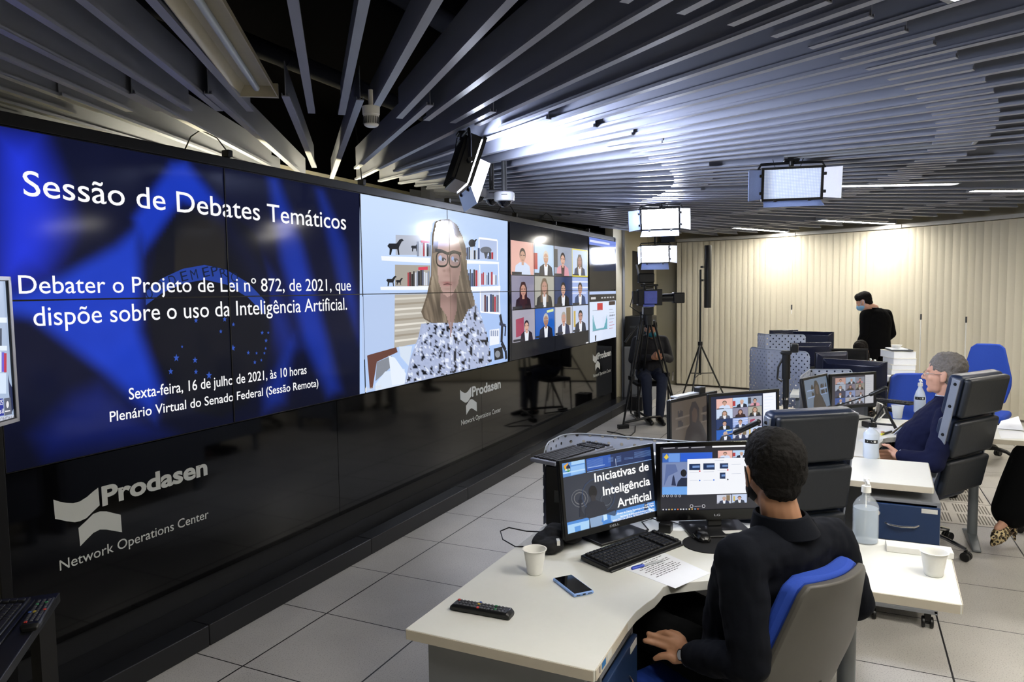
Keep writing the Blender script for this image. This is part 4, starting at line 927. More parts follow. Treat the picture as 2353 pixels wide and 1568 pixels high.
# computer on the left and the keyboard lying on it
TZ = 1.0
t = thing('desktop_computer', 'black desktop computer standing upright behind the Iniciativas monitor', 'computer', (2.955, 1.075, TOPZ))
MB().box((0, 0, (TZ-TOPZ)/2), (.34, .16, TZ-TOPZ)).build('case', mBlack, t, .006)
g = MB()
for i in range(14): g.box((-.06, .081, .04+i*.013), (.16, .004, .005))
g.build('vent_slots', mDarkGrey, t); MB().box((-.1712, .02, .13), (.003, .035, .05)).build('sticker', mDarkGrey, t)
ka, kb_ = atz(1252, 1063, TZ+.02), atz(1400, 1020, TZ+.02); kd = kb_-ka
keyboard(((ka.x+kb_.x)/2+.01, (ka.y+kb_.y)/2+.03, 0), math.atan2(kd.y, kd.x), 'silver-edged keyboard lying on top of the black desktop computer', z=TZ, tilt=.0, W=.43, bodym=mat('keyboard_silver', '7d8190', .4), keym=mat('keycaps_dark', '16171d', .45))
def cup(p, label, z=TOPZ, h=.082, r0=.024, r1=.035, m=None, group=None, water=False):
    t = thing('plastic_cup', label, 'cup', (p.x, p.y, z), 0, group); m = m or mat('cup_white', 'e9e9e4', .45, var=.02)
    pr = [(0, .001), (r0*.9, .0), (r0, .003)]
    for i in range(1, 9): pr.append((r0+(r1-r0)*i/8+(.0006 if i % 2 else 0), .003+(h-.006)*i/8))
    pr += [(r1+.004, h-.003), (r1+.005, h), (r1+.001, h), (r1-.0012, h-.004)]+[(r0+(r1-r0)*i/8-.0014, .004+(h-.006)*i/8) for i in range(7, -1, -1)]+[(0, .004)]
    MB().lathe(pr, 36).build('cup_wall', m, t, smooth=60)
    if water: MB().lathe([(0, .005), (r0+.001, .005), (r0+(r1-r0)*.6-.002, h*.6), (0, h*.6)], 24).build('water', mat('water', 'dfe8f0', .05, alpha=.5), t)
    return t
cup(atz(1229, 1318, TOPZ), 'white plastic cup on the left half of the foreground desk', h=.09, r0=.027, r1=.039)
# phone
a, b, c, d = [atz(x, y, TOPZ+.005) for x, y in ((1273, 1336), (1313, 1322), (1364, 1360), (1318, 1371))]
cc_ = (a+b+c+d)/4; ax = ((c-b)+(d-a))
t = thing('phone', 'smartphone in a pale blue case lying before the white cup', 'phone', (cc_.x, cc_.y, TOPZ), math.atan2(ax.y, ax.x))
MB().box((0, 0, .0055), (.152, .076, .011)).build('case', mat('case_pale_blue', '8fb1ec', .5, var=.03), t, .0045, seg=3)
MB().box((0, 0, .0116), (.142, .066, .0012)).build('glass', mat('phone_glass', '050506', .08), t, .0005)
MB().box((.0765, 0, .0055), (.001, .010, .004)).box((.0765, .022, .0055), (.001, .014, .002)).box((.0765, -.022, .0055), (.001, .014, .002)).build('ports', mBlackMat, t)
# remote controls
def remote(p, rz, label, z=TOPZ, L=.22):
    t = thing('remote_control', label, 'remote control', (p[0], p[1], z), rz)
    rings = []
    for x, w, hh in ((-L/2, .02, .012), (-L/2+.01, .025, .021), (-.03, .0245, .022), (.05, .024, .021), (L/2-.01, .025, .023), (L/2, .022, .014)):
        rings.append([(x, -w, .004), (x, -w*.7, 0), (x, w*.7, 0), (x, w, .004), (x, w, hh*.75), (x, w*.8, hh), (x, -w*.8, hh), (x, -w, hh*.75)])
    MB().loft(rings).build('body', mBlack, t, .002)
    cols = {'r': 'b8362f', 'g': '2f7d4e', 'y': 'b9a23c', 'b': '2f4f9a'}
    bm = MB(); 
    for i in range(14):
        for j in range(3): bm.box((-L/2+.025+i*(L-.05)/13, (j-1)*.014, .0225), (.007, .008, .003))
    bm.build('buttons', mat('remote_buttons', '4b4c50', .5, var=.3), t, .001, seg=1)
    for nm, (i, j, c) in {'power_button': (-L/2+.018, .012, 'r'), 'red_button': (-.005, -.018, 'r'), 'green_button': (L*.25, -.01, 'g'), 'yellow_button': (-.012, .006, 'y'), 'blue_button': (-.012, .018, 'b'), 'lower_green_button': (L*.22, .012, 'g')}.items():
        MB().box((i, j, .0235), (.008, .008, .004)).build(nm, mat('button_'+c, cols[c], .5), t, .001, seg=1)
    return t
a, b = atz(1040, 1388, TOPZ+.012), atz(1176, 1412, TOPZ+.012); m_ = (a+b)/2
remote(m_, math.atan2((b-a).y, (b-a).x), 'black TV remote control lying at the near left corner of the foreground desk', L=min(.235, (b-a).length))
# paper and pen
def sheet(pts, label, z, rows=9, seed=1, mats=None, frac=(.1, .85)):
    P_ = [atz(x, y, z) for x, y in pts]; c = sum(P_, V())/4
    t = thing('paper_sheet', label, 'paper', (c.x, c.y, z))
    t_ = MB(); t_.loft([[V((p.x, p.y, z)) for p in P_], [V((p.x, p.y, z+.0006)) for p in P_]]).build('sheet', mWhitePaper, t, world=True)
    rg = random.Random(seed); lb = MB()
    f = lambda u, v: (P_[0].lerp(P_[1], u)).lerp(P_[3].lerp(P_[2], u), v)+V((0, 0, .0009))
    for i in range(rows):
        v = frac[0]+(frac[1]-frac[0])*i/rows; u = rg.choice([.12, .12, .2]); ue = rg.choice([.86, .9, .9, .7])
        while u < ue:
            du = rg.uniform(.03, .09); lb.quad(f(u, v), f(min(u+du, ue), v), f(min(u+du, ue), v+.016), f(u, v+.016)); u += du+.018
    if rows: lb.build('printed_lines', mat('print_grey', '4a4c52', .8), t, world=True)
    return t
sheet([(1428, 1306), (1520, 1268), (1632, 1318), (1552, 1353)], 'printed sheet with a blue pen on it, on the foreground desk', TOPZ+.0005, rows=10, frac=(.1, .62))
a, b = atz(1452, 1307, TOPZ+.006), atz(1522, 1288, TOPZ+.006); d = (b-a); L = d.length; ps = .148/max(L, .01)
t = thing('pen', 'blue-capped transparent pen lying on the printed sheet', 'pen', (a.x, a.y, TOPZ+.0055), math.atan2(d.y, d.x))
MB().cyl((.05, 0, 0), (min(.148, L+.01), 0, 0), .0042, .004, 8).build('barrel', mat('pen_clear', 'aeb2b8', .2), t); MB().cyl((0, 0, 0), (.055, 0, 0), .0052, n=10).box((.03, .005, .003), (.045, .003, .003)).build('cap', mat('pen_blue', '1f3fae', .35), t); MB().cyl((.05, 0, 0), (.13, 0, 0), .002, n=6).build('ink', mBlack, t)
# mouse, pad and bits
p = atz(1628, 1252, TOPZ)
t = thing('mouse_pad', 'round black mouse pad at the elbow of the seated man', 'mouse pad', (p.x, p.y, TOPZ)); MB().lathe([(0, 0), (.1, 0), (.1, .004), (0, .004)], 40).build('pad', mBlackMat, t)
def mouse(p, rz, label, z=TOPZ):
    t = thing('mouse', label, 'mouse', (p[0], p[1], z), rz)
    rings = []
    for x, w, h in ((-.052, .012, .012), (-.04, .025, .026), (-.01, .03, .036), (.02, .029, .03), (.045, .024, .018), (.055, .014, .01)):
        rings.append([(x, -w, .001), (x, w, .001), (x, w, h*.5), (x, w*.6, h*.92), (x, 0, h), (x, -w*.6, h*.92), (x, -w, h*.5)])
    MB().loft(rings).build('shell', mat('mouse_black', '0e0e10', .25), t, .003); MB().cyl((.03, -.004, .027), (.03, .004, .027), .007).build('wheel', mDarkGrey, t)
    return t
q = atz(1612, 1238, TOPZ+.004); mouse(q, .5, 'black mouse on the round pad by the seated man', TOPZ+.004)
t = thing('cable', 'black cables tangled between the two foreground monitors', 'cable', (2.95, .72, TOPZ))
pts = [(1420, 1206), (1450, 1225), (1490, 1218), (1475, 1200), (1500, 1192), (1530, 1205), (1510, 1222), (1470, 1226)]
MB().tube([atz(x, y, TOPZ+.006) for x, y in pts], .003).build('wire', mBlack, t, world=True); MB().tube([atz(x, y, TOPZ+.006) for x, y in ((1545, 1200), (1590, 1215), (1605, 1232), (1640, 1226), (1655, 1205))], .0025).build('wire', mBlack, t, world=True)
t = thing('power_adapter', 'small black power block behind the keyboard on the foreground desk', 'adapter', atz(1530, 1222, TOPZ)); MB().box((0, 0, .02), (.05, .05, .04)).build('block', mBlack, t, .004)
# cloth pouch with cord
p = atz(1262, 1262, TOPZ)
t = thing('cloth_pouch', 'black cloth pouch with cord and white tags behind the white cup', 'pouch', (p.x, p.y, TOPZ))
mb = MB(); mb.ell((p.x-.03, p.y-.02, TOPZ+.028), (.06, .05, .028)); mb.ell((p.x+.06, p.y+.0, TOPZ+.04), (.07, .05, .04)); mb.ell((p.x+.02, p.y+.03, TOPZ+.03), (.08, .04, .028)); mb.ell((p.x+.09, p.y-.05, TOPZ+.03), (.05, .05, .03))
remesh(mb, 'bag', mat('pouch_black', '0d0d10', .85), .006, 3, t, True, .004, 30)
MB().tube([(p.x-.0+dx, p.y+dy, TOPZ+dz) for dx, dy, dz in ((.02, .04, .03), (-.02, .075, .006), (-.03, .13, .0), (.0, .2, .01), (.06, .24, .02), (.1, .22, .025), (.1, .14, .02), (.09, .07, .03))], .0025).build('cord', mBlack, t, world=True)
MB().box((p.x-.045, p.y-.055, TOPZ+.05), (.03, .012, .018), .5).box((p.x+.085, p.y-.078, TOPZ+.048), (.016, .012, .03), .5).build('tag', mSticker, t, world=True)
# stickers on the near desk edge
t = thing('inventory_sticker', 'small blue and white stickers on the near corner edge of the foreground desk', 'sticker', (1.82, .582, TOPZ-.014))
for x, w, m in ((1.78, .004, mBlackMat), (1.815, .035, mBlueSt), (1.865, .04, mSticker)): MB().box((x, .5845, TOPZ-.014), (w, .0012, .018)).build('label', m, t, world=True)
# ================================================================== bottles
mClear = mat('clear_plastic', 'e8eff4', .06, alpha=.22, var=0., spec=.8); mGel = mat('hand_gel', 'c3d2e2', .1, alpha=.45, var=0.)
mGelMilky = mat('gel_milky', 'd5e0ee', .2, alpha=.8, var=0.)
def bottle(p, label, z=TOPZ, r=.043, h=.2, pump=mWhitePl, milky=False, lab=False, fill=.72, sh=.05):
    t = thing('pump_bottle', label, 'bottle', (p.x, p.y, z)); q = .013
    outer = [(0, 0), (r*.9, 0), (r, .008), (r, h-sh), (r*.95, h-sh*.8), (r*.7, h-sh*.4), (q+.002, h-.004), (q, h+.012)]
    MB().lathe(outer, 32).build('bottle_wall', mGelMilky if milky else mClear, t, smooth=50)
    if not milky: MB().lathe([(0, .004), (r-.003, .005), (r-.003, h*fill), (0, h*fill)], 32).build('gel', mGel, t)
    MB().cyl((0, 0, h+.008), (0, 0, h+.034), q+.005, q+.004, 20).cyl((0, 0, h+.034), (0, 0, h+.05), .005).cyl((0, 0, h+.048), (0, 0, h+.062), .011, .01).tube([(0, 0, h+.056), (-.03, -.005, h+.058), (-.045, -.008, h+.048)], .005).build('pump', pump, t, .001)
    MB().tube([(0, 0, h), (.004, 0, h*.5), (.012, .004, .012)], .003).build('dip_tube', mWhitePl, t)
    if lab:
        n = 14; mb = MB(); 
        az = math.atan2(-p.y, -p.x)
        rings = [[((r+.0008)*math.cos(az+.9*(i/n-.5)*2), (r+.0008)*math.sin(az+.9*(i/n-.5)*2), zz) for zz in (h*.52, h*.64)] for i in range(n+1)]
        vs = [q_ for rr in rings for q_ in rr]; mb.add(vs, [[2*i, 2*i+2, 2*i+3, 2*i+1] for i in range(n)]); mb.build('label', mBlackMat, t)
        mb = MB(); rr_ = r+.0014
        for u0, u1, z0, z1 in ((-.55, .15, .56, .575), (-.55, .05, .585, .6), (.35, .7, .545, .615)):
            P_ = [(rr_*math.cos(az+.9*u), rr_*math.sin(az+.9*u), h*zz) for u, zz in ((u0, z0), (u1, z0), (u1, z1), (u0, z1))]; mb.quad(*P_)
        mb.build('label_print', mSticker, t)
    return t
bottle(atz(1988, 1245, TOPZ), 'clear gel bottle with white pump on the right wing of the foreground desk', r=.047, h=.19)
bottle(atz(2001, 1052, TOPZ), 'milky sanitizer bottle with black pump and black label band', pump=mBlack, milky=True, lab=True, r=.042, h=.175, sh=.035)
bottle(atz(2113, 948, TOPZ), 'clear bottle with white cap before the chest of the grey-haired man', r=.042, h=.2, sh=.09, milky=True, lab=True)
bottle(atd(2000, 838, 7.6)-V((0, 0, .0)), 'clear pump bottle before the standing man', z=.74, r=.045, h=.17)
bottle(atd(2010, 845, 7.2), 'small bottle with white pump peeping over the wide monitor back', z=.74, r=.04, h=.2)
cup(atz(2145, 1322, TOPZ), 'white plastic cup on the right wing of the foreground desk', h=.085, r0=.029, r1=.041)
cup(atz(2062, 962, TOPZ), 'clear plastic cup of water before the grey-haired man', m=mat('cup_clear', 'eef2f4', .06, alpha=.4), water=True, h=.1, r0=.03, r1=.042)
# white notepad beside the bottle
c = atz(2110, 1268, TOPZ); t = thing('note_block', 'thin white block at the far edge of the right desk wing', 'block', (c.x-.01, c.y, TOPZ), -1.55)
MB().box((0, 0, .012), (.22, .07, .024)).build('block', mWhitePl, t, .002)
# sheets and pens on the third desk
sheet([(1985, 985), (2040, 972), (2085, 985), (2040, 1000)], 'white sheets under the black microphone foot', TOPZ+.0005, rows=0)
sheet([(1972, 1012), (2000, 1003), (2040, 1006), (1990, 1022)], 'white sheets left of the yellow and black pens', TOPZ+.0005, rows=0)
t = thing('highlighter_pen', 'black and yellow pen at the curved edge of the desk', 'pen', atz(2030, 1000, TOPZ), -.45)
MB().cyl((0, 0, .008), (.12, 0, .008), .007, n=10).build('barrel', mBlack, t); MB().cyl((-.03, 0, .008), (0, 0, .008), .007, n=10).build('cap', mat('yellow_plastic', 'd8d23c', .4), t)
p = atz(2030, 985, TOPZ)
t = thing('microphone_foot', 'black triangular microphone foot behind the black pump bottle', 'microphone', (p.x, p.y, TOPZ), .6)
MB().tube([(-.06, -.05, .01), (0, 0, .16), (.06, .05, .01)], .012).build('frame', mBlack, t); MB().tube([(-.05, -.045, .03), (.05, .045, .03)], .008).build('cross_bar', mBlack, t); MB().box((.07, .06, .02), (.08, .07, .04)).build('base', mBlack, t, .006)
a, b = atz(1860, 985, TOPZ), atd(2080, 888, 5.0)
def gooseneck(P_, tip, label, base):
    t = thing('gooseneck_microphone', label, 'microphone', base)
    MB().tube(P_, .0045).build('neck', mBlack, t, world=True); d = (V(tip)-V(P_[-1])); MB().cap(V(P_[-1]), .013, V(tip), .014).build('capsule', mBlack, t, world=True)
    b = V(base); MB().lathe([(0, 0), (.05, 0), (.05, .012), (.02, .022), (0, .022)], 24, b).build('base', mBlack, t, world=True); return t
g0 = atd(1850, 948, 5.05); g0.z = TOPZ
gooseneck([g0+V((0, 0, .02)), atd(1868, 978, 5.05), atd(1900, 940, 5.05), atd(1960, 921, 4.95), atd(2001, 907, 4.9)], atd(2034, 892, 4.85), 'gooseneck microphone arching before the warm participant grid', g0)
g1 = V((3.78, .62, TOPZ)); 
gooseneck([g1+V((0, 0, .02)), g1+V((0, -.01, .1)), atd(1660, 1003, 3.6), atd(1690, 995, 3.55)], atd(1742, 970, 3.45), 'gooseneck microphone rising above the head of the seated man', g1)
mouse(atz(2042, 945, TOPZ), .8, 'black mouse beside the clear cup of water')
t = thing('white_cable', 'white cable looping beside the warm participant grid monitor', 'cable', atz(2010, 940, TOPZ)); MB().tube([atz(2012, 945, TOPZ+.01), atd(2016, 925, 5.6), atd(2028, 930, 5.5), atz(2033, 950, TOPZ+.01), atz(2020, 965, TOPZ+.006)], .005).build('wire', mWhitePl, t, world=True)
p = atz(2042, 930, TOPZ); keyboard((p.x+.1, p.y, 0), 1.1, 'dark keyboard beside the warm participant grid', W=.4)
# books and papers further back
def stack(px, py, D, n, w, d, hh, label, grp, cols, rz=.3, z=TOPZ):
    p = atd(px, py, D); zz = z
    for i in range(n):
        th = hh*random.uniform(.7, 1.3)
        t = thing('paper_stack' if grp.startswith('paper') else 'book', label[i] if isinstance(label, list) else label, 'book', (p.x+random.uniform(-.01, .01), p.y+random.uniform(-.01, .01), zz), rz+random.uniform(-.12, .12), grp)
        MB().box((0, 0, th/2), (w, d, th-.004)).build('pages', mWhitePaper, t, .002); MB().box((0, 0, .0015), (w+.004, d+.004, .003)).box((0, 0, th-.0015), (w+.004, d+.004, .003)).build('cover', mat('cover_'+cols[i % len(cols)], cols[i % len(cols)], .6), t, .001)
        zz += th
    return p, zz
ORD = ['bottom', 'second from bottom', 'third from bottom', 'fourth from bottom', 'top']
p, zz = stack(2072, 903, 6.95, 4, .27, .2, .028, ['%s of the pale book stack by the blue front chair' % o for o in ORD], 'pale books stacked by the blue front chair', ['c9cbd0', 'e0e0e0', 'b9bcc6', 'd8d8d8'])
p2, zz2 = stack(2064, 845, 7.5, 5, .3, .22, .07, ['%s of the thick white document pile below the standing man' % o for o in ORD], 'thick white documents below the standing man', ['d5d3ca', 'c9c7bd', 'dcdad0', 'd5d3ca'])
t = thing('folder', 'dark folder leaning on the thick white document pile', 'folder', (p2.x, p2.y, zz2), .2); MB().box((0, 0, .01), (.28, .2, .014)).build('cover', mat('folder_grey', '3c3f45', .6), t, .002); MB().box((0, .02, .02), (.22, .16, .006)).build('sheets', mWhitePaper, t)
t = thing('white_bowl', 'small white bowl on the dark folder', 'bowl', (p2.x+.02, p2.y+.02, zz2+.026)); MB().lathe([(0, 0), (.03, 0), (.055, .03), (.053, .03), (.028, .004), (0, .004)], 24).build('bowl_wall', mWhitePl, t)
sheet([(2300, 968), (2340, 957), (2353, 990), (2292, 985)], 'upper sheets of paper on the table at the right edge', TOPZ+.004, rows=0)
sheet([(2300, 1008), (2293, 990), (2345, 992), (2400, 1010)], 'lower sheets of paper on the table at the right edge', TOPZ+.0005, rows=0)
p = atd(2050, 905, 6.6); t = thing('desk_phone', 'black desk telephone left of the pale book stack', 'telephone', (p.x, p.y, TOPZ), 3.6)
MB().loft([[(-.09, -.08, 0), (.09, -.08, 0), (.09, .08, 0), (-.09, .08, 0)], [(-.09, -.08, .09), (.07, -.08, .02), (.07, .08, .02), (-.09, .08, .09)]]).build('body', mBlack, t, .006); MB().cap((-.06, -.07, .1), .02, (-.06, .07, .1), .02).build('handset', mBlack, t); MB().box((.0, .02, .06), (.05, .06, .004), R=Matrix.Rotation(.42, 3, 'Y')).build('display', mGrey, t)
# floor grille tiles
for i, (x, y) in enumerate(((2.4051+.6*6, 2.5433-.6*6), (2.4051+.6*7, 2.5433-.6*6))):
    t = thing('floor_grille', 'slotted ventilation tile in the floor by the seated leg, '+('nearer one' if not i else 'farther one'), 'floor grille', (x+.3, y+.3, 0))
    MB().box((0, 0, .0012), (.585, .585, .002)).build('plate', mat('grille_plate', 'c2bcb2', .5), t); sb = MB()
    for a_ in (-.14, .14):
        for b_ in (-.14, .14):
            for k_ in range(12): sb.box((a_, b_-.11+k_*.02, .0026), (.22, .009, .0012))
    sb.build('slots', mat('slot_dark', '6d675e', .7), t)
# television at the left edge and what lies below it
TVX = 1.42
def tvpaint(Q, w, h):
    Q.grid(lambda x, y: hexc('a9bbd8'), -260, 600, 45, 1030, 4, 4)
    for y0, y1 in ((730, 742), (795, 806)): Q.poly([(-30, y0), (16, y0), (16, y1), (-30, y1)], 'e6f0ff')
    for x0, x1, y0, y1, c in ((-20, 4, 755, 795, '3f4a60'), (4, 10, 810, 855, '6a5ad0'), (9, 15, 812, 856, 'c03048'), (-30, 3, 808, 856, 'dfe6f2'), (-30, 14, 858, 905, 'd7e6fb')): Q.poly([(x0, y0), (x1, y0), (x1, y1), (x0, y1)], c)
    Q.poly([(18, 860), (22, 880), (30, 895), (33, 935), (26, 950), (20, 900)], '2b3356'); Q.poly([(-80, 920), (7, 916), (9, 955), (-80, 968)], '23309a'); Q.poly([(9, 916), (24, 914), (27, 952), (10, 956)], '5a6072')
    Q.text('DEBATES TEMÁTICOS', (-80, 940), (6, 931), 'ffffff', h=.018); Q.text('ao vivo no Brasil', (-80, 958), (8, 950), 'ffffff', h=.016)
    Q.poly([(-80, 972), (36, 953), (37, 966), (-80, 990)], 'c9cede'); Q.text('SENADO CONTINUA', (-40, 977), (36, 964), '5a6072', h=.014); Q.disc(17, 930, 3, 8, 'e8e8ee'); Q.line([(11, 946), (23, 944)], .004, 'e8e8ee')
tr, br = V((1.42, 2.45, 1.812)), V((1.42, 2.45, 1.335))
tc_ = atx = None
e0, e1 = EYE+ray(20, 636)*((1.42)/ray(20, 636).x), EYE+ray(42, 968)*((1.42)/ray(42, 968).x)
hh = e0.z-e1.z; ex_, ey_ = (e0.x+e1.x)/2, (e0.y+e1.y)/2; az = math.radians(-62)
rr = V((-math.sin(az), math.cos(az), 0)); ww = hh*1.72
cx = V((ex_, ey_, (e0.z+e1.z)/2))-rr*(ww/2)
tv = monitor(cx, az, .0, ww-.03, hh-.03, 'television with a silver frame at the left edge, showing bookshelves', tvpaint, bez=(.015, .015, .015), bz=.80, depth=.05, base=(cx.x-.05*math.cos(az), cx.y-.05*math.sin(az), 0))
fr = MB(); n_ = V((math.cos(az), math.sin(az), 0))
for a0, a1, b0, b1 in ((-ww/2, ww/2, -hh/2, -hh/2+.012), (-ww/2, ww/2, hh/2-.012, hh/2), (-ww/2, -ww/2+.012, -hh/2, hh/2), (ww/2-.012, ww/2, -hh/2, hh/2)):
    F = lambda a, b, d: cx+rr*a+V((0, 0, b))+n_*d
    fr.loft([[F(a0, b0, -.02), F(a1, b0, -.02), F(a1, b1, -.02), F(a0, b1, -.02)], [F(a0, b0, .006), F(a1, b0, .006), F(a1, b1, .006), F(a0, b1, .006)]])
fr.build('silver_frame', mat('silver_frame', 'b4b5bd', .35, metal=.4), tv, world=True)
# dark console below it
ZD = .80
pA, pB = atz(122, 1385, ZD), atz(14, 1542, ZD); d = (pA-pB); sd = V((-d.y, d.x, 0)).normalized()
t = thing('console_table', 'black console table in the dark below the television', 'table', (pB.x+sd.x*.25, pB.y+sd.y*.25, 0))
q = [pA+d.normalized()*.08, pB-d.normalized()*.25]
poly = [(q[0].x, q[0].y), (q[1].x, q[1].y), (q[1].x+sd.x*.7, q[1].y+sd.y*.7), (q[0].x+sd.x*.7, q[0].y+sd.y*.7)]
MB().prism(poly, ZD-.03, ZD).build('table_top', mBlack, t, .003, world=True)
for (x, y) in poly:
    c = V((sum(a for a, _ in poly)/4, sum(b for _, b in poly)/4, 0)); l = V((x, y, 0)).lerp(c, .12); MB().box((l.x, l.y, (ZD-.03)/2), (.05, .05, ZD-.03)).build('leg', mBlackMat, t, world=True)
a, b = atz(70, 1440, ZD+.01), atz(105, 1385, ZD+.01); m_ = (a+b)/2
remote(m_, math.atan2((a-b).y, (a-b).x)+math.pi, 'black remote control lying in the dark at the lower left', z=ZD, L=.2)
a, b = atz(0, 1478, ZD), atz(56, 1408, ZD); dd = b-a; m_ = (a+b)/2+V((-dd.y, dd.x, 0)).normalized()*.075
keyboard(m_, math.atan2(dd.y, dd.x), 'black keyboard lying in the dark at the lower left corner', z=ZD, W=.36)
# ================================================================== chairs
mLeather = mat('leather_navy', '1b2740', .4, var=.06, scale=60, bump=.05); mLeatherBack = mat('leather_charcoal', '1a1f27', .45, var=.06, scale=50, bump=.05)
mFrame = mat('chair_frame_steel', '8d95a5', .35, metal=.5, var=.04); mBlueFab = mat('blue_fabric', '1c3f9e', .85, var=.12, scale=220, bump=.1)
mShell = mat('chair_shell_grey', '4a4844', .5, var=.05); mBolt = mat('bolt_dark', '2c2d31', .3, metal=.7)
def star(t, rz0=0., r=.34, chrome=True):
    for k in range(5):
        a = rz0+k*2*math.pi/5; c, s = math.cos(a), math.sin(a)
        ar = MB().tube([(c*.03, s*.03, .12), (c*.12, s*.12, .125), (c*.22, s*.22, .105), (c*r, s*r, .07)], [.026, .022, .018, .015], n=10).build('base_arm', mChrome if chrome else mBlack, t)
        x, y = c*r, s*r; px_, py_ = -s, c
        MB().cyl((x+px_*.006, y+py_*.006, .029), (x+px_*.028, y+py_*.028, .029), .029, n=18).cyl((x-px_*.006, y-py_*.006, .029), (x-px_*.028, y-py_*.028, .029), .029, n=18).cyl((x, y, .03), (x, y, .075), .008).build('caster', mBlack, t, .004)
    MB().cyl((0, 0, .08), (0, 0, .2), .032).cyl((0, 0, .2), (0, 0, .40), .02).build('gas_column', mBlack, t)
def exec_chair(loc, rz, label, zseat=.50, lean=.2, W=.48, arm0=.3):
    t = thing('executive_chair', label, 'chair', loc, rz)
    star(t, arm0)
    MB().box((0, 0, zseat-.085), (.3, .26, .03)).build('seat_plate', mBlack, t, .006)
    MB().box((.02, 0, zseat-.02), (.5, W-.02, .10)).build('seat_cushion', mLeather, t, .035, seg=3)
    base = V((-.25, 0, zseat+.01)); d = V((-math.sin(lean), 0, math.cos(lean))); n = V((math.cos(lean), 0, math.sin(lean)))
    R = Matrix((n, V((0, 1, 0)), d)).transposed()
    hts = (.245, .25, .265); s = 0.
    for i, h in enumerate(hts):
        c = base+d*(s+h/2)
        o = MB().box(c+n*.015, (.09, W, h-.008), R=R).build('back_cushion', mLeather, t, .03, seg=4)
        MB().box(c-n*.048, (.05, W-.025, h-.022), R=R).build('cushion_back', mLeatherBack, o, .02, seg=3)
        MB().tube([c+n*(.058)+V((0, y, 0))+d*z for y, z in ((-W/2+.03, -h/2+.03), (W/2-.03, -h/2+.03), (W/2-.03, h/2-.03), (-W/2+.03, h/2-.03))], .004, n=6, closed=True).build('piping', mLeather, o)
        s += h+.006
    H = s
    for sy in (-1, 1):
        y = sy*(W/2+.008); pth = [V((.16, y, zseat-.06)), V((-.08, y, zseat-.07)), V((-.19, y, zseat-.03)), V((-.245, y, zseat+.05))]+[base+V((0, y, 0))+d*q for q in (.14, .3, .5, H-.03)]
        rings = []
        for i, p in enumerate(pth):
            a = pth[max(0, i-1)]; b = pth[min(len(pth)-1, i+1)]; tg = (b-a).normalized(); nn = V((tg.z, 0, -tg.x)); w = .024
            rings.append([p+nn*w+V((0, -.006, 0)), p+nn*w+V((0, .006, 0)), p-nn*w+V((0, .006, 0)), p-nn*w+V((0, -.006, 0))])
        f = MB().loft(rings).build('side_frame', mFrame, t, .003)
        for q in (.05, .22, .40, .58, H-.06):
            c = base+V((0, y+sy*.006, 0))+d*q; MB().cyl(c, c+V((0, sy*.006, 0)), .010, .007, 14).build('bolt', mBolt, f)
    return t
a, b = atz(1772, 955, 1.135), atz(1975, 943, 1.135); m_ = (a+b)/2; az = math.atan2((b-a).y, (b-a).x)+math.pi/2
bx, lz = .25+math.sin(.2)*.77+.05, 0
exec_chair((m_.x+math.cos(az)*.40, m_.y+math.sin(az)*.40, 0), az, 'empty high-backed dark leather chair right behind the head of the seated man', zseat=.375, lean=.16, W=min(.5, (b-a).length-.02))
a, b = atz(2212, 866, 1.205), atz(2320, 851, 1.205); m_ = (a+b)/2; az = math.atan2((b-a).y, (b-a).x)+math.pi/2
SEN_AZ = az; SEN_BASE = V((m_.x+math.cos(az)*.44, m_.y+math.sin(az)*.44, 0))
exec_chair(SEN_BASE, az, 'high-backed dark leather chair with steel side bars carrying the grey-haired man', zseat=.44, lean=.2, W=.50, arm0=math.atan2(-.75-SEN_BASE.y, 5.19-SEN_BASE.x)-az)
def task_chair(loc, rz, label, zs=.46, lean=.22, top=.31, mid=.45, H=.50, arm0=.2, gap=.02):
    t = thing('task_chair', label, 'chair', loc, rz)
    star(t, arm0, .28, False)
    MB().box((0, 0, zs-.09), (.25, .2, .03)).build('seat_plate', mBlack, t, .006)
    MB().box((.03, 0, zs-.035), (.46, .46, .07)).build('seat_cushion', mBlueFab, t, .03, seg=3)
    MB().box((.03, 0, zs-.075), (.42, .42, .02)).build('seat_shell', mShell, t, .008)
    MB().box((-.22, 0, zs-.06), (.16, .06, .02)).box((-.285, 0, zs+.03), (.02, .06, .2)).build('back_bar', mBlack, t, .004)
    def pad(x0, th, grow, zc0, zc1):
        rings = []
        for i in range(17):
            u = zc0+(zc1-zc0)*i/16; w = (mid-.08)+(.08)*sstep(0, .35, u) if u < .45 else mid+(top-mid)*((u-.45)/.55)
            e = min(u, 1-u); w = max(.05, w+grow-(.035*(1-min(1, e/.05))**2))
            z = zs+.06+H*u; xb = -.24-math.tan(lean)*H*u+x0
            ring = []
            for j in range(11):
                v = -1+2*j/10; ring.append((xb+.035*v*v, v*w/2, z))
            for j in range(10, -1, -1):
                v = -1+2*j/10; ring.append((xb+.035*v*v+th*(1-.3*v**4), v*w/2, z))
            rings.append(ring)
        return MB().loft(rings)
    pad(-.035, .03, .0, 0, 1).build('back_shell', mShell, t, .006)
    pad(-.004, .06, .012, .015, 1.025).build('back_pad', mBlueFab, t, .012)
    return t
M_AZ = math.radians(60)
bt = atz(1914, 1333, .90)
M_BASE = V((bt.x+math.cos(M_AZ)*.34, bt.y+math.sin(M_AZ)*.34, 0))
task_chair(M_BASE, M_AZ, 'blue fabric chair with grey shell under the seated man in the foreground', zs=.44, lean=.27, H=.42, top=.31)
p = atd(2286, 812, 7.3); task_chair((p.x-.28, p.y+.14, 0), 2.85, 'blue fabric chair standing behind the high-backed chair at the right', zs=.48, lean=.12, H=.58, top=.27, mid=.42)
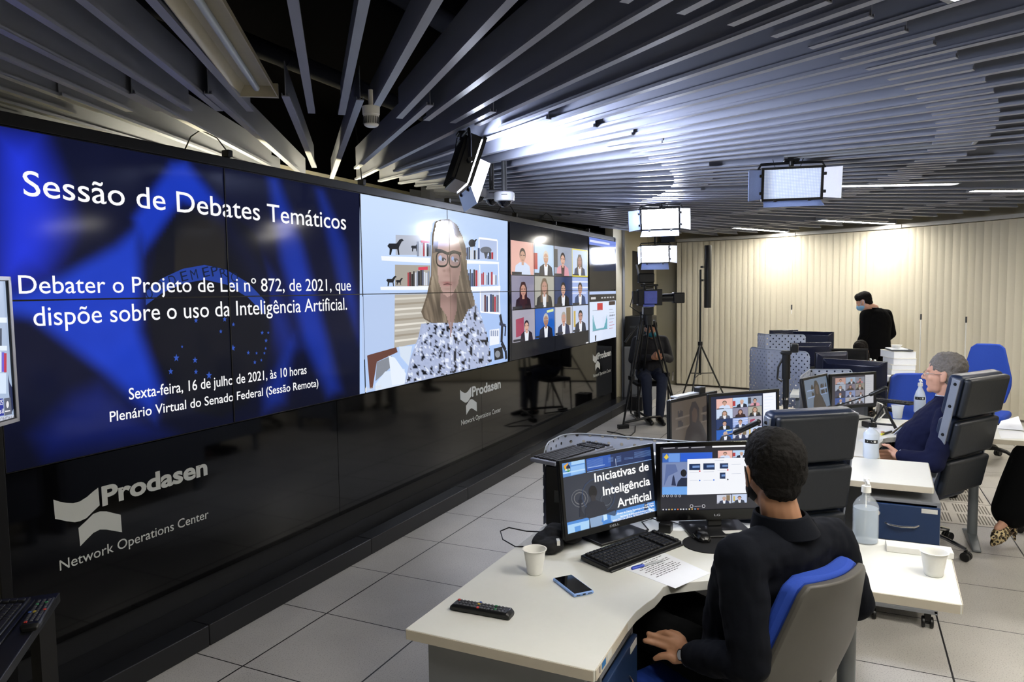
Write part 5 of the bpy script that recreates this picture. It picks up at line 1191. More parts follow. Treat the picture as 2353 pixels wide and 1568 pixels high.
p = atd(2143, 905, 6.1); task_chair((p.x-.02, p.y+.02, 0), -2.75, 'blue fabric chair before the blinds, just left of the face of the grey-haired man', zs=.38, lean=.3, H=.5)
# ================================================================== hanging lamps
mBarn = mat('barn_door_white', 'cfcfd0', .55, var=.08, scale=200); mBarnBlue = mat('barn_door_silver', '8fa0cc', .35, metal=.4, var=.1, scale=150)
mLed = mat('led_face_lit', 'ffffff', .5, emit='e4ebff', es=E_LED)
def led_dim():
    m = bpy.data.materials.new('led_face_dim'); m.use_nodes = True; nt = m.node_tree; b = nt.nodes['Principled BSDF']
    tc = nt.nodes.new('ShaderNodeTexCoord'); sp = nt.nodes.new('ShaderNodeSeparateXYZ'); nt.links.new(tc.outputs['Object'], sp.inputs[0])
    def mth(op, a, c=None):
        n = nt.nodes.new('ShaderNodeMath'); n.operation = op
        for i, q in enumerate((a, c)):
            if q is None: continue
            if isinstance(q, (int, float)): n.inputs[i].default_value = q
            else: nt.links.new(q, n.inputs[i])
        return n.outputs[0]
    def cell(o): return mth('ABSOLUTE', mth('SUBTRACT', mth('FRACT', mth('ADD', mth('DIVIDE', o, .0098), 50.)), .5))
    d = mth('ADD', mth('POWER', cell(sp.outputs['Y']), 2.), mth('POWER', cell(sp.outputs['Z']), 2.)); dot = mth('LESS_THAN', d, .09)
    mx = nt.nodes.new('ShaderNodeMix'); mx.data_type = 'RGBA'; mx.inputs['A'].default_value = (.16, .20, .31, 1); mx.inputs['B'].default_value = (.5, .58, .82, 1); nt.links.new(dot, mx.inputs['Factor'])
    nt.links.new(mx.outputs['Result'], b.inputs['Emission Color']); b.inputs['Emission Strength'].default_value = 1.; b.inputs['Base Color'].default_value = (.5, .55, .6, 1)  # dotted face with a weak glow of its own
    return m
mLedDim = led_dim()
def led_lamp(c, az, tilt, label, w=.37, h=.2, lit=True, doors=(.45, .45, .5, .45), ztop=ZC, face=None):
    """local +x = light direction"""
    c = V(c); t = thing('led_lamp', label, 'lamp', c, az)
    R = Matrix.Rotation(tilt, 3, 'Y')   # positive tilt turns the face down
    hs = MB(); hs.M = R.to_4x4(); hs.box((-.045, 0, 0), (.07, w+.02, h+.02))
    for i in range(9): hs.box((-.088, -w/2+.03+i*(w-.06)/8, 0), (.02, .006, h))
    hs.build('housing', mBlack, t, .004)
    f = MB(); f.M = R.to_4x4(); f.box((-.004, 0, 0), (.008, w, h)).build('led_face', face or (mLed if lit else mLedDim), t)
    r = MB(); r.M = R.to_4x4()
    for a, b_, cy_, cz in ((w+.03, .016, 0, h/2+.008), (w+.03, .016, 0, -h/2-.008), (.016, h+.03, w/2+.008, 0), (.016, h+.03, -w/2-.008, 0)): r.box((.006, cy_, cz), (.02, a, b_))
    r.build('rim', mBlack, t)
    for nm, (sy, sz, ang) in {'left': (1, 0, doors[0]), 'right': (-1, 0, doors[1]), 'top': (0, 1, doors[2]), 'bottom': (0, -1, doors[3])}.items():
        if ang is None: continue
        L = .14 if sy else .1; o = V((.012, sy*(w/2+.016), sz*(h/2+.016))); e = V((math.cos(ang), sy*math.sin(ang), sz*math.sin(ang)))*L
        q = V((0, 0, h/2)) if sy else V((0, w/2, 0)); q2 = q*1.06; nrm = e.cross(q).normalized()*.0015
        mb = MB(); mb.M = R.to_4x4(); mb.loft([[o-q+nrm, o+q+nrm, o+e+q2+nrm, o+e-q2+nrm], [o-q-nrm, o+q-nrm, o+e+q2-nrm, o+e-q2-nrm]])
        d_ = mb.build('barn_door', mBarn if sy > 0 else mBarnBlue, t)
        for k in (-.6, .6):
            hb = MB(); hb.M = R.to_4x4(); hb.box(o+q*k+e*.08, (.02, .02, .02)); hb.build('hinge', mBlack, d_, .003)
    yk = w/2+.045; zt = h/2+.045
    MB().tube([(-.04, -yk, 0), (-.04, -yk, zt*.6), (-.04, -yk+.03, zt), (-.04, 0, zt+.004), (-.04, yk-.03, zt), (-.04, yk, zt*.6), (-.04, yk, 0)], .009, n=10).build('yoke', mBlack, t)
    MB().cyl((-.04, -yk-.012, 0), (-.04, -w/2, 0), .014).cyl((-.04, yk+.012, 0), (-.04, w/2, 0), .014).build('yoke_knob', mBlack, t)
    zz = ztop-c.z
    MB().cyl((-.04, 0, zt-.02), (-.04, 0, max(zt+.03, zz-.01)), .017, n=14).box((-.04, 0, max(zt+.02, zz-.012)), (.06, .1, .016)).build('ceiling_clamp', mBlack, t, .003)
    MB().tube([(-.05, .08, zz), (-.06, .07, zt+.01), (-.08, .05, h*.3)], .003).tube([(-.05, -.12, zz), (-.03, -.1, h/2)], .0018).build('cable', mBlack, t)
    return t
led_lamp((5.30, .356, 2.445), math.radians(192.5), .16, 'square hanging lamp with dotted faintly glowing face and four open flaps', w=.365, h=.195, lit=False, doors=(.75, .75, None, .35))
led_lamp(atd(1517, 503, 7.4), math.radians(187), .25, 'glaring white lamp hanging higher, right of the last screen', lit=True, doors=(.9, .9, None, .5))
led_lamp(atd(1505, 584, 11.0), math.radians(190), .2, 'glaring white lamp low above the television camera', lit=True, w=.40, h=.25, doors=(1.0, .2, None, 1.2), face=mat('led_face_far', 'ffffff', .5, emit='e4ebff', es=E_LED*.6))
led_lamp(atd(1080, 385, 4.05), math.radians(-52), .34, 'black lamp seen from behind and aside, hanging over the third screen column', lit=True, w=.40, h=.24, doors=(.45, None, None, .9), ztop=ZC, face=mat('led_face_side', 'ffffff', .5, emit='e4ebff', es=E_LED*2.2))
# ================================================================== small ceiling things
p = atd(853, 270, 3.15)
t = thing('smoke_detector', 'white ribbed smoke detector hanging from a fin near the hub', 'smoke detector', (p.x, p.y, p.z-.04))
MB().lathe([(0, 0), (.024, 0), (.031, .006), (.034, .045), (.034, .05), (.037, .052), (.0385, .085), (0, .088)], 32).build('body', mWhitePl, t)
sb = MB()
for i in range(26):
    a = 2*math.pi*i/26; sb.box((.0325*math.cos(a), .0325*math.sin(a), .026), (.005, .003, .03), a)
sb.build('slots', mDarkGrey, t); MB().cyl((0, 0, .088), (0, 0, max(.1, ZC-p.z+.05)), .01).build('stem', mWhitePl, t)
for i, (x, y, D, r, lb) in enumerate(((1098, 452, 5.0, .062, 'left'), (1130, 458, 5.05, .062, 'middle'), (1159, 462, 4.9, .07, 'right'))):
    p = atd(x, y, D); t = thing('dome_camera', 'white dome security camera under the ceiling, %s one of three' % lb, 'security camera', (p.x, p.y, p.z))
    az = math.atan2(-p.y, -p.x)
    MB().lathe([(r*.8, -.004), (r*.96, 0), (r, .012), (r, .05), (r*.9, .058), (0, .06)], 32).build('housing', mat('camera_white', 'bcc0c8', .4), t)
    MB().lathe([(0, -.042), (r*.25, -.040), (r*.5, -.03), (r*.66, -.012), (r*.7, .002), (0, .004)], 28).build('dome', mat('dome_smoked', '08090e', .05), t)
    MB().cyl((0, 0, .06), (0, 0, ZC-p.z+.02), .018).build('mount', mDarkGrey, t)
    MB().box((r*math.cos(az), r*math.sin(az), .036), (.002, .04, .006), az).build('lettering_strip', mDarkGrey, t)
p = atd(1410, 534, 11.0); t = thing('ceiling_speaker', 'flat dark round ceiling speaker near the end of the screens', 'speaker', (p.x, p.y, p.z)); MB().lathe([(0, -.02), (.05, -.02), (.1, .0), (.105, .012), (.0, .014)], 32).build('body', mDarkGrey, t); MB().cyl((0, 0, .01), (0, 0, ZC-p.z+.01), .05).build('neck', mBlack, t)
# ================================================================== speaker column on its stand
foot = [atz(1568, 912, 0), atz(1574, 930, 0), atz(1688, 905, 0)]
D = 10.9; ax_, bx_ = atd(1611, 620, D), atd(1609, 790, D); cx, cy = bx_.x, bx_.y
t = thing('speaker_stand', 'tall black tripod stand before the beige blinds', 'stand', (cx, cy, 0))
zc = bx_.z
MB().cyl((cx, cy, .42), (cx, cy, zc), .02).cyl((cx, cy, zc), (cx, cy, ax_.z), .016).build('pole', mBlack, t, world=True)
MB().cyl((cx, cy, zc-.03), (cx, cy, zc+.03), .035).build('collar', mBlack, t, world=True)
for k, a in enumerate((0.35, 2.75, -1.4)):
    f = V((cx+.55*math.cos(a), cy+.55*math.sin(a), .01))
    f = [atz(1568, 912, 0), atz(1580, 945, 0), atz(1690, 905, 0)][k]; f = V((cx, cy, 0)).lerp(V((f.x, f.y, 0)), 1.)
    if (f-V((cx, cy, 0))).length > .75: f = V((cx, cy, 0))+(f-V((cx, cy, 0))).normalized()*.75
    f.z = .012
    MB().cyl((cx, cy, zc), f, .013).build('leg', mBlack, t, world=True); m_ = V((cx, cy, zc)).lerp(f, .55); MB().cyl((cx, cy, .44), m_, .008).build('brace', mBlack, t, world=True)
tp, bt_ = atd(1627, 564, D), atd(1627, 708, D)
t2 = thing('column_speaker', 'slim black column loudspeaker on the tall tripod stand', 'loudspeaker', (tp.x, tp.y, bt_.z))
MB().cyl((0, 0, 0), (0, 0, tp.z-bt_.z), .054, n=28).build('body', mBlack, t2, .006)
gx = cx-tp.x; gy = cy-tp.y
MB().box((gx*.75, gy*.75, .62), (.05, .04, .03), math.atan2(gy, gx)).box((gx*.75, gy*.75, .42), (.05, .04, .03), math.atan2(gy, gx)).build('bracket', mBlack, t2, .003)
# ================================================================== television camera on its tripod
mCamBlueLit = mat('camera_blue_lit', '5a66b8', .4, var=.2, scale=20)  # blue light falling on the black camera body, put into the colour
CD = 8.95; cc = atd(1492, 690, CD); ap = atd(1488, 728, CD); ap = V((ap.x, ap.y, ap.z))
ft = [atz(1432, 985, 0), atz(1556, 966, 0), V((ap.x+.75, ap.y+.35, 0))]
t = thing('camera_tripod', 'heavy black tripod with floor spreader under the television camera', 'tripod', (ap.x, ap.y, 0))
side = V((RGT.x, RGT.y, 0)).normalized(); away = V((FWD.x, FWD.y, 0)).normalized()
for f in ft:
    d = (f-V((ap.x, ap.y, 0))); d = d.normalized()*min(.78, d.length); f = V((ap.x, ap.y, 0))+d; f.z = .05
    h0 = ap+d.normalized()*.08-V((0, 0, .05)); k_ = V((-d.y, d.x, 0)).normalized()*.035; mid = h0.lerp(f, .55)
    lg_ = MB().cyl(h0+k_, mid+k_, .013).cyl(h0-k_, mid-k_, .013).cyl(mid+k_*.7, f, .011).cyl(mid-k_*.7, f, .011).box(mid, (.05, .09, .05), math.atan2(d.y, d.x)).build('leg', mBlack, t, world=True)
    MB().box((f.x, f.y, .025), (.14, .06, .05), math.atan2(d.y, d.x)).build('foot', mBlack, lg_, .006, world=True)
    MB().cyl((ap.x, ap.y, .12), (f.x, f.y, .07), .016).build('spreader_arm', mBlack, t, world=True)
MB().cyl((ap.x, ap.y, ap.z-.1), (ap.x, ap.y, ap.z+.02), .07).build('bowl', mBlack, t, world=True)
MB().box(ap+V((0, 0, .07)), (.14, .12, .1), YAW).build('fluid_head', mBlack, t, .01, world=True)
for s_, dz in ((.1, 0), (-.06, .02)):
    a = ap+V((0, 0, .06))-side*(s_*.5+.03); b = atd(1447+s_*180, 782+dz*300, CD-.15)
    MB().cyl(a, a.lerp(b, .75), .009).cyl(a.lerp(b, .7), b, .015).build('pan_handle', mBlack, t, world=True)
t = thing('television_camera', 'television camera with blue-lit body and lens hood to the right, on the heavy tripod', 'camera', (cc.x, cc.y, ap.z+.12))
cz = ap.z+.12
def cam_box(l, fwd, up, d, m, nm, bv=.008):
    MB().box(V((cc.x, cc.y, cz))+side*l+away*fwd+V((0, 0, up)), d, math.atan2(side.y, side.x)).build(nm, m, t, bv, world=True)
cam_box(0, 0, .12, (.30, .14, .2), mBlack, 'body'); cam_box(.0, -.085, .12, (.16, .03, .16), mCamBlueLit, 'blue_lit_side'); cam_box(-.02, -.075, .02, (.14, .04, .03), mCamBlueLit, 'blue_lit_base')
cam_box(.0, 0, .27, (.22, .05, .03), mBlack, 'carry_handle'); cam_box(-.06, -.02, .245, (.03, .04, .05), mBlack, 'handle_post'); cam_box(.08, -.02, .245, (.03, .04, .05), mBlack, 'handle_post'); cam_box(-.17, 0, .12, (.08, .1, .16), mBlack, 'battery')
c0 = V((cc.x, cc.y, cz+.11))
MB().cyl(c0+side*.14, c0+side*.30, .05, n=24).build('lens', mBlack, t, world=True); MB().box(c0+side*.36, (.14, .13, .13), math.atan2(side.y, side.x)).build('lens_hood', mBlack, t, .012, world=True)
MB().tube([c0+side*-.05+V((0, 0, .16)), c0+side*-.12+V((0, 0, .25)), c0+side*-.16+V((0, 0, .42))], .012).build('lamp_arm', mGrey, t, world=True); cam_box(-.04, .02, .36, (.2, .12, .12), mBlack, 'viewfinder', .015)
MB().tube([c0+side*-.2+V((0, 0, .05)), c0+side*-.24+V((0, 0, -.1)), c0+side*-.1+V((0, 0, -.2)), c0+side*.06+V((0, 0, -.3))], .006).build('cable', mBlack, t, world=True)
# cables on the floor
t = thing('floor_cable', 'black cable lying on the floor by the tripod foot', 'cable', atz(1440, 1000, 0)); MB().tube([atz(x, y, .006) for x, y in ((1395, 992), (1420, 996), (1435, 1001), (1450, 1001), (1459, 993), (1460, 980))], .006).build('wire', mBlack, t, world=True)
# cabinet and boxes behind the tripod
t = thing('cabinet', 'low grey cabinet standing by the end of the screen wall', 'cabinet', (10.95, 2.9, 0))
MB().box((0, 0, .43), (.62, .36, .86)).build('body', mGrey, t, .004); MB().box((-.312, 0, .43), (.006, .34, .8)).build('door', mDeskGrey, t); MB().box((-.32, -.1, .5), (.012, .01, .1)).build('handle', mBlack, t)
t = thing('black_case', 'big black equipment case on the grey cabinet', 'case', (10.95, 2.9, .86)); MB().box((0, 0, .23), (.55, .36, .46)).build('body', mBlack, t, .012); MB().box((-.278, 0, .3), (.01, .2, .03)).build('handle', mDarkGrey, t)
t = thing('floor_box', 'small dark box on the floor at the foot of the cabinet', 'box', (10.05, 2.72, 0)); MB().box((0, 0, .1), (.22, .2, .2)).build('body', mBlackMat, t, .006); MB().box((0, 0, .203), (.12, .03, .008)).build('handle', mDarkGrey, t)
# monopod
p0, p1_ = atd(1805, 945, 4.9), atd(1808, 803, 4.9)
t = thing('monopod', 'black monopod with hand strap standing behind the empty leather chair', 'monopod', (p0.x, p0.y, TOPZ))
z0, z1_ = TOPZ, p1_.z; X_, Y_ = p0.x, p0.y
MB().cyl((X_, Y_, z0+.02), (X_, Y_, z0+.2), .016).cyl((X_, Y_, z0+.2), (X_, Y_, z1_-.16), .02).cyl((X_, Y_, z1_-.2), (X_, Y_, z1_-.03), .027).build('tube', mBlack, t, world=True)
MB().cyl((X_, Y_, z0+.235), (X_, Y_, z0+.25), .022).build('silver_ring', mChrome, t, world=True); MB().box((X_, Y_, z1_-.02), (.07, .07, .025)).box((X_+.01, Y_-.05, z1_+.01), (.05, .05, .06)).build('head', mBlack, t, .008, world=True)
MB().tube([(X_, Y_+.022, z1_-.06), (X_, Y_+.05, z1_-.12), (X_, Y_+.055, z1_-.2), (X_, Y_+.024, z1_-.22)], .007).build('hand_strap', mBlack, t, world=True); MB().lathe([(0, 0), (.045, 0), (.05, .02), (.02, .035), (0, .035)], 20, (X_, Y_, z0)).build('foot', mBlack, t, world=True)
MB().box((X_-.014, Y_-.012, z0+.12), (.012, .012, .09)).build('label', mSticker, t, world=True)
# ================================================================== people
mSkin = mat('skin', 'a87c60', .55, var=.05, scale=30); mSkinPale = mat('skin_fair', 'cf9f88', .5, var=.05, scale=30); mSkinDark = mat('skin_tan', 'a87658', .5, var=.05, scale=30)
mSuitNavy = mat('suit_navy', '161a36', .9, spec=.15, var=.12, scale=150, bump=.06); mSuitDark = mat('suit_dark_navy', '0b0e16', .9, spec=.15, var=.12, scale=150, bump=.06); mSuitBlack = mat('suit_black', '08080a', .9, spec=.12, var=.12, scale=150)
mTrouser = mat('trousers_black', '07080a', .9, spec=.12, var=.1, scale=120); mJeans = mat('jeans_dark_blue', '161d30', .85, var=.2, scale=120); mShirt = mat('shirt_white', 'd6e0f2', .7, var=.02)
mHairBlack = mat('hair_black', '0a0807', .75, spec=.2, var=.3, scale=120, bump=.4); mHairGrey = mat('hair_grey', '6f6a65', .7, var=.45, scale=90, bump=.4); mHairBrown = mat('hair_dark', '0f0b09', .75, spec=.2, var=.3, scale=120, bump=.3)
mShoe = mat('shoe_black', '0a0a0b', .3)
def ring_ell(c, lat, ax, a, b, n=24, p=2.3):
    """superellipse ring: half width a along lat, half depth b"""
    lat = (lat-ax*lat.dot(ax)).normalized(); dp = ax.cross(lat).normalized(); out = []
    for i in range(n):
        t = 2*math.pi*i/n; c_, s_ = math.cos(t), math.sin(t)
        out.append(c+lat*(a*math.copysign(abs(c_)**(2/p), c_))+dp*(b*math.copysign(abs(s_)**(2/p), s_)))
    return out
def torso(mb, rows, lat0):
    """rows: (centre, lateral, half width, half depth)"""
    rs = []
    for i, (c, lat, a, b) in enumerate(rows):
        ax = (rows[min(i+1, len(rows)-1)][0]-rows[max(i-1, 0)][0]).normalized(); rs.append(ring_ell(c, lat, ax, a, b))
    mb.loft(rs)
def limb(mb, pts, rad):
    for i in range(len(pts)-1): mb.cap(pts[i], rad[i], pts[i+1], rad[i+1], 16)
def hbase(c, az, pitch=0., roll=0.):
    f = V((math.cos(az)*math.cos(pitch), math.sin(az)*math.cos(pitch), math.sin(pitch))); l = V((-math.sin(az), math.cos(az), 0))
    u = f.cross(l); l2 = l*math.cos(roll)+u*math.sin(roll); u2 = f.cross(l2)
    M = Matrix((l2, f, u2)).transposed(); return V(c), M
def head_shapes(mb, c, M, s=1., ears=True):
    E = lambda p, r, R=None: mb.ell(c+M @ (V(p)*s), V(r)*s, M @ (R or Matrix.Identity(3)), 24, 16)
    K = lambda p, r, q, r2: mb.cap(c+M @ (V(p)*s), r*s, c+M @ (V(q)*s), r2*s)
    E((0, -.012, .032), (.076, .096, .09)); E((0, .028, -.02), (.063, .066, .085)); E((0, .03, -.07), (.052, .052, .045)); E((0, .066, -.097), (.024, .020, .018))
    E((0, .074, .022), (.052, .018, .014)); K((0, .088, .012), .008, (0, .108, -.026), .0125); E((.011, .096, -.03), (.009, .011, .008)); E((-.011, .096, -.03), (.009, .011, .008))
    E((0, .082, -.055), (.023, .0105, .006)); E((0, .081, -.066), (.020, .0105, .007)); E((0, .078, -.06), (.022, .009, .009)); E((.04, .055, -.02), (.022, .022, .026)); E((-.04, .055, -.02), (.022, .022, .026))
    if ears:
        for q in (1, -1):
            R = Matrix.Rotation(.25*q, 3, 'Z')
            E((q*.079, -.008, -.006), (.0085, .019, .032), R); E((q*.083, -.016, .008), (.006, .012, .018), R); E((q*.078, .0, -.03), (.007, .010, .012), R)
def hair_short(mb, c, M, s=1., front=.0, nape=-.06, vol=1.):
    E = lambda p, r: mb.ell(c+M @ (V(p)*s), V(r)*s, M, 24, 16)
    E((0, -.02, .05), (.083*vol, .100*vol, .086*vol)); E((0, -.042, .012), (.0785*vol, .068*vol, .066)); E((0, -.060, nape+.022), (.054, .040, .036))
    E((0, .03+front, .078), (.066, .054, .056*vol))
def eye_parts(t, c, M, s=1., glasses=False):
    w, i = MB(), MB()
    for q in (1, -1):
        w.ell(c+M @ (V((q*.031, .076, .001))*s), (.0125*s, .0125*s, .008*s), M); i.ell(c+M @ (V((q*.031, .0852, .001))*s), .0046*s)
    w.build('eyes', mat('eye_white', 'd8d2cb', .3), t, world=True); i.build('irises', mat('iris_dark', '1d1410', .2), t, world=True)
def hand_simple(mb, wr, tip, side, s=1., curl=.3, up=V((0, 0, 1))):
    """palm, four fingers, thumb; side = direction of the thumb"""
    d = (tip-wr).normalized(); sd = (V(side)-d*V(side).dot(d)).normalized(); nn = d.cross(sd).normalized()
    if nn.dot(up) < 0: nn = -nn
    L = .18*s
    mb.cap(wr, .024*s, wr+d*.03*s, .028*s)
    for k, o in enumerate((.03, .01, -.01, -.03)):
        b = wr+d*(.092*s-abs(k-1.2)*.004)+sd*o*s; ln = (.07, .078, .073, .058)[k]*s
        mb.cap(wr+d*.03*s+sd*o*.6*s, .016*s, b, .0125*s)
        m1 = b+(d*.9-nn*curl*.6).normalized()*ln*.52+sd*(o*.15)*s; m2 = m1+(d*.75-nn*curl*1.5).normalized()*ln*.48
        mb.cap(b, .0105*s, m1, .0095*s); mb.cap(m1, .0095*s, m2, .0075*s)
    b = wr+d*.03*s+sd*.028*s; m1 = b+(d*.55+sd*.75-nn*.3).normalized()*.045*s; m2 = m1+(d*.9+sd*.25-nn*.3).normalized()*.032*s
    mb.cap(wr+d*.015*s+sd*.01*s, .017*s, b, .015*s); mb.cap(b, .013*s, m1, .0115*s); mb.cap(m1, .011*s, m2, .0085*s)
def shoe(mb, an, toe_dir, L=.27):
    d = V((toe_dir[0], toe_dir[1], 0)).normalized(); a = V((an[0], an[1], .0))
    mb.cap(a-d*.05+V((0, 0, .045)), .042, a+d*.03+V((0, 0, .05)), .043); mb.cap(a+d*.03+V((0, 0, .045)), .042, a+d*(L-.09)+V((0, 0, .032)), .03)
def person(label, J, mats, s=1., vox=.008, head_az=0., head_pitch=0., hair='short', face=True, hands=(1, 1), shoes=True, wide=1., jacket=True, jac_jit=.004, roll=0., hairmat=None, mask=None, belly=0., skin=None, collar=True, headscale=1.):
    """J: joints in room coordinates"""
    pel, wa, ch, nk, hd = J['pelvis'], J['waist'], J['chest'], J['neck'], J['head']
    t = thing('person', label, 'person', J.get('base', V((pel.x, pel.y, 0))))
    lat_s = (J['shL']-J['shR']).normalized(); lat_p = (J['hipL']-J['hipR']).normalized(); latm = (lat_s+lat_p).normalized()
    hc, M = hbase(hd, head_az, head_pitch, roll); skin = skin or mSkin
    fw = V((M.col[1].x, M.col[1].y, 0)).normalized()
    # continuous body
    b = MB()
    head_shapes(b, hc, M, s*headscale)
    nb = hc+M @ (V((0, -.022, -.07))*s); b.cap(nb, .053*s, nk, .058*s)
    mid = (J['shL']+J['shR'])/2
    torso(b, [(pel-V((0, 0, .06)), lat_p, .15*s, .10*s), (pel, lat_p, .16*s, .11*s), (wa, latm, .145*s, .105*s+belly*.8), (ch, lat_s, .165*s, .11*s), (mid, lat_s, .15*s, .085*s), (mid.lerp(nk, .7), lat_s, .07*s, .06*s)], lat_s)
    for q in 'LR':
        b.cap(J['sh'+q], .05*s, mid, .06*s); limb(b, [J['sh'+q], J['el'+q], J['wr'+q]], [.046*s, .037*s, .025*s])
        limb(b, [J['hip'+q], J['kn'+q], J['an'+q]], [.075*s, .05*s, .036*s]); toe = J.get('toe'+q, fw); shoe(b, J['an'+q], toe, .25*s) if shoes else None
    for q, on in zip('LR', hands):
        if on: 
            fn = J.get('hand'+q)
            if callable(fn): fn(b)
            else: hand_simple(b, J['wr'+q], fn or (J['wr'+q]+(J['wr'+q]-J['el'+q]).normalized()*.1), J.get('thumb'+q, V((0, 0, 1))), s, J.get('curl'+q, .35))
    remesh(b, 'body', skin, vox if vox > .008 else .0042, 3, t, True)
    if face: eye_parts(t, hc, M, s*headscale)
    # trousers
    tr = MB(); torso(tr, [(pel-V((0, 0, .09)), lat_p, .15*s*wide, .115*s), (pel, lat_p, .178*s*wide, .135*s), (pel.lerp(wa, .75), latm, .165*s*wide, .125*s+belly)], lat_p)
    for q in 'LR':
        an = J['an'+q]; e = J['kn'+q].lerp(an, .96); limb(tr, [J['hip'+q], J['kn'+q], J['kn'+q].lerp(an, .5), e], [.095*s, .072*s, .064*s, .055*s])
    remesh(tr, 'trousers', mats[1], vox, 4, t, True, .004, 14)
    # jacket or top
    jk = MB(); low = pel.lerp(wa, .1)
    torso(jk, [(low, lat_p, .19*s*wide, .142*s+belly*.6), (wa, latm, .178*s*wide, .132*s+belly), (wa.lerp(ch, .5), latm, .186*s*wide, .135*s+belly*.7), (ch, lat_s, .198*s*wide, .135*s), (ch.lerp(mid, .6), lat_s, .20*s*wide, .12*s), (mid+V((0, 0, .025*s)), lat_s, .165*s*wide, .092*s), (mid.lerp(nk, .6)+V((0, 0, .02*s)), lat_s, .09*s, .07*s)], lat_s)
    for q in 'LR':
        sh, el, wr = J['sh'+q], J['el'+q], J['wr'+q]; cu = el.lerp(wr, J.get('cuff', .93))
        jk.cap(sh, .07*s, mid+V((0, 0, .01)), .085*s); limb(jk, [sh, sh.lerp(el, .45), el, el.lerp(cu, .5), cu], [.072*s, .068*s, .058*s, .054*s, .043*s])
    j = remesh(jk, 'jacket' if jacket else 'top', mats[0], vox, 4, t, True, jac_jit, 11)
    if collar:
        cb = MB(); n = 22; rr = []
        axn = (nb-nk).normalized()
        for i in range(n):
            a = math.pi*(.5-.80)+2*math.pi*.80*i/(n-1)+math.pi; o = fw*math.sin(a)*-1+V((-fw.y, fw.x, 0))*math.cos(a)
            o = -fw*math.cos(2*math.pi*.40*(2*i/(n-1)-1))+V((-fw.y, fw.x, 0))*math.sin(2*math.pi*.40*(2*i/(n-1)-1))
            p = nk+o*(.078*s)+axn*.012*s; rr.append([p-axn*.035*s+o*.022*s, p-axn*.005*s+o*.012*s, p+axn*.032*s-o*.002*s, p+axn*.034*s-o*.010*s, p-axn*.03*s-o*.004*s])
        cb.loft(rr).build('collar', mats[0], j, .004, world=True)
    if len(mats) > 2 and mats[2]:
        sc_ = MB(); rr = []
        axn = (nb-nk).normalized()
        for i in range(26):
            a = 2*math.pi*i/26; o = fw*math.cos(a)+V((-fw.y, fw.x, 0))*math.sin(a); p = nk+axn*(.02*s)+o*(.063*s)
            rr.append([p-axn*.03*s+o*.006, p+axn*.03*s, p+axn*.03*s-o*.004, p-axn*.03*s-o*.002])
        sc_.loft(rr, closed=True).build('shirt_collar', mats[2], t, world=True)
    if shoes:
        for q in 'LR':
            sm = MB(); shoe(sm, J['an'+q], J.get('toe'+q, fw), .285*s); remesh(sm, 'shoe', mShoe, .007, 3, t, True)
    hm = hairmat or mHairBlack
    if hair == 'short':
        h = MB(); hair_short(h, hc, M, s*headscale, J.get('hfront', 0.), vol=J.get('hvol', 1.)); [h.ell(hc+M @ (V((q*.064, -.03, .0))*s*headscale), V((.019, .042, .045))*s*headscale, M) for q in (1, -1) if J.get('sides')]; remesh(h, 'hair', hm, .005, 2, t, True, J.get('hjit', .0035), J.get('hjs', 90))
    elif hair == 'long':
        h = MB(); hair_short(h, hc, M, s*headscale); E = lambda p, r: h.ell(hc+M @ (V(p)*s), V(r)*s, M)
        E((0, -.06, -.09), (.085, .05, .11)); E((.06, -.03, -.08), (.03, .05, .1)); E((-.06, -.03, -.08), (.03, .05, .1)); remesh(h, 'hair', hm, .006, 2, t, True, .004, 60)
    if mask:
        m = MB(); E = lambda p, r: m.ell(hc+M @ (V(p)*s*headscale), V(r)*s*headscale, M, 24, 16)
        E((0, .045, -.055), (.066, .062, .05)); E((0, .07, -.045), (.045, .05, .045)); f = remesh(m, 'face_mask', mask, .005, 3, t, True)
        for q in (1, -1): MB().tube([hc+M @ (V(p)*s*headscale) for p in ((q*.062, .05, -.03), (q*.078, .015, -.005), (q*.089, -.012, .022), (q*.090, -.03, .0), (q*.082, -.022, -.03), (q*.066, .03, -.075))], .0022, n=6).build('ear_loop', mask, f, world=True)
    return t, hc, M
# ---- the man in the foreground
az = M_AZ; f = V((math.cos(az), math.sin(az), 0)); l = V((-f.y, f.x, 0))
shL, shR = atd(1700, 1283, 2.03), atd(1908, 1243, 2.26); mid = (shL+shR)/2
pel = M_BASE-f*.07+V((0, 0, .55)); hipL, hipR = pel+l*.09-V((0, 0, .02)), pel-l*.09-V((0, 0, .02))
wrL = atd(1583, 1508, 2.27)
def man_hand(b):
    D = 2.31
    P_ = lambda x, y, d=0.: atd(x, y, D+d)
    for chain, r in (([(1552, 1492, 0), (1533, 1488, .01), (1506, 1479, .025), (1482, 1473, .03)], (.014, .0115, .0098, .0085)), ([(1556, 1482, 0), (1538, 1474, .015), (1513, 1464, .03), (1490, 1457, .035)], (.014, .0115, .0098, .0085)),
                     ([(1562, 1474, .01), (1548, 1461, .02), (1531, 1454, .02), (1513, 1456, .035)], (.014, .0112, .0098, .0082)), ([(1568, 1470, .015), (1558, 1459, .03), (1543, 1453, .045), (1529, 1455, .06)], (.013, .0108, .0092, .0078)),
                     ([(1568, 1512, -.01), (1550, 1515, -.015), (1534, 1507, -.015), (1520, 1508, -.01), (1506, 1514, .0)], (.017, .0165, .0125, .0115, .009))):
        pts = [P_(*q) for q in chain]
        for i in range(len(pts)-1): b.cap(pts[i], r[i], pts[i+1], r[i+1], 14)
    b.cap(wrL, .028, P_(1565, 1492), .027); b.cap(P_(1565, 1500), .022, P_(1548, 1490, .005), .018); b.cap(P_(1567, 1484, .01), .022, P_(1550, 1472, .02), .018); b.cap(P_(1572, 1500, -.01), .024, P_(1556, 1506, -.012), .017)
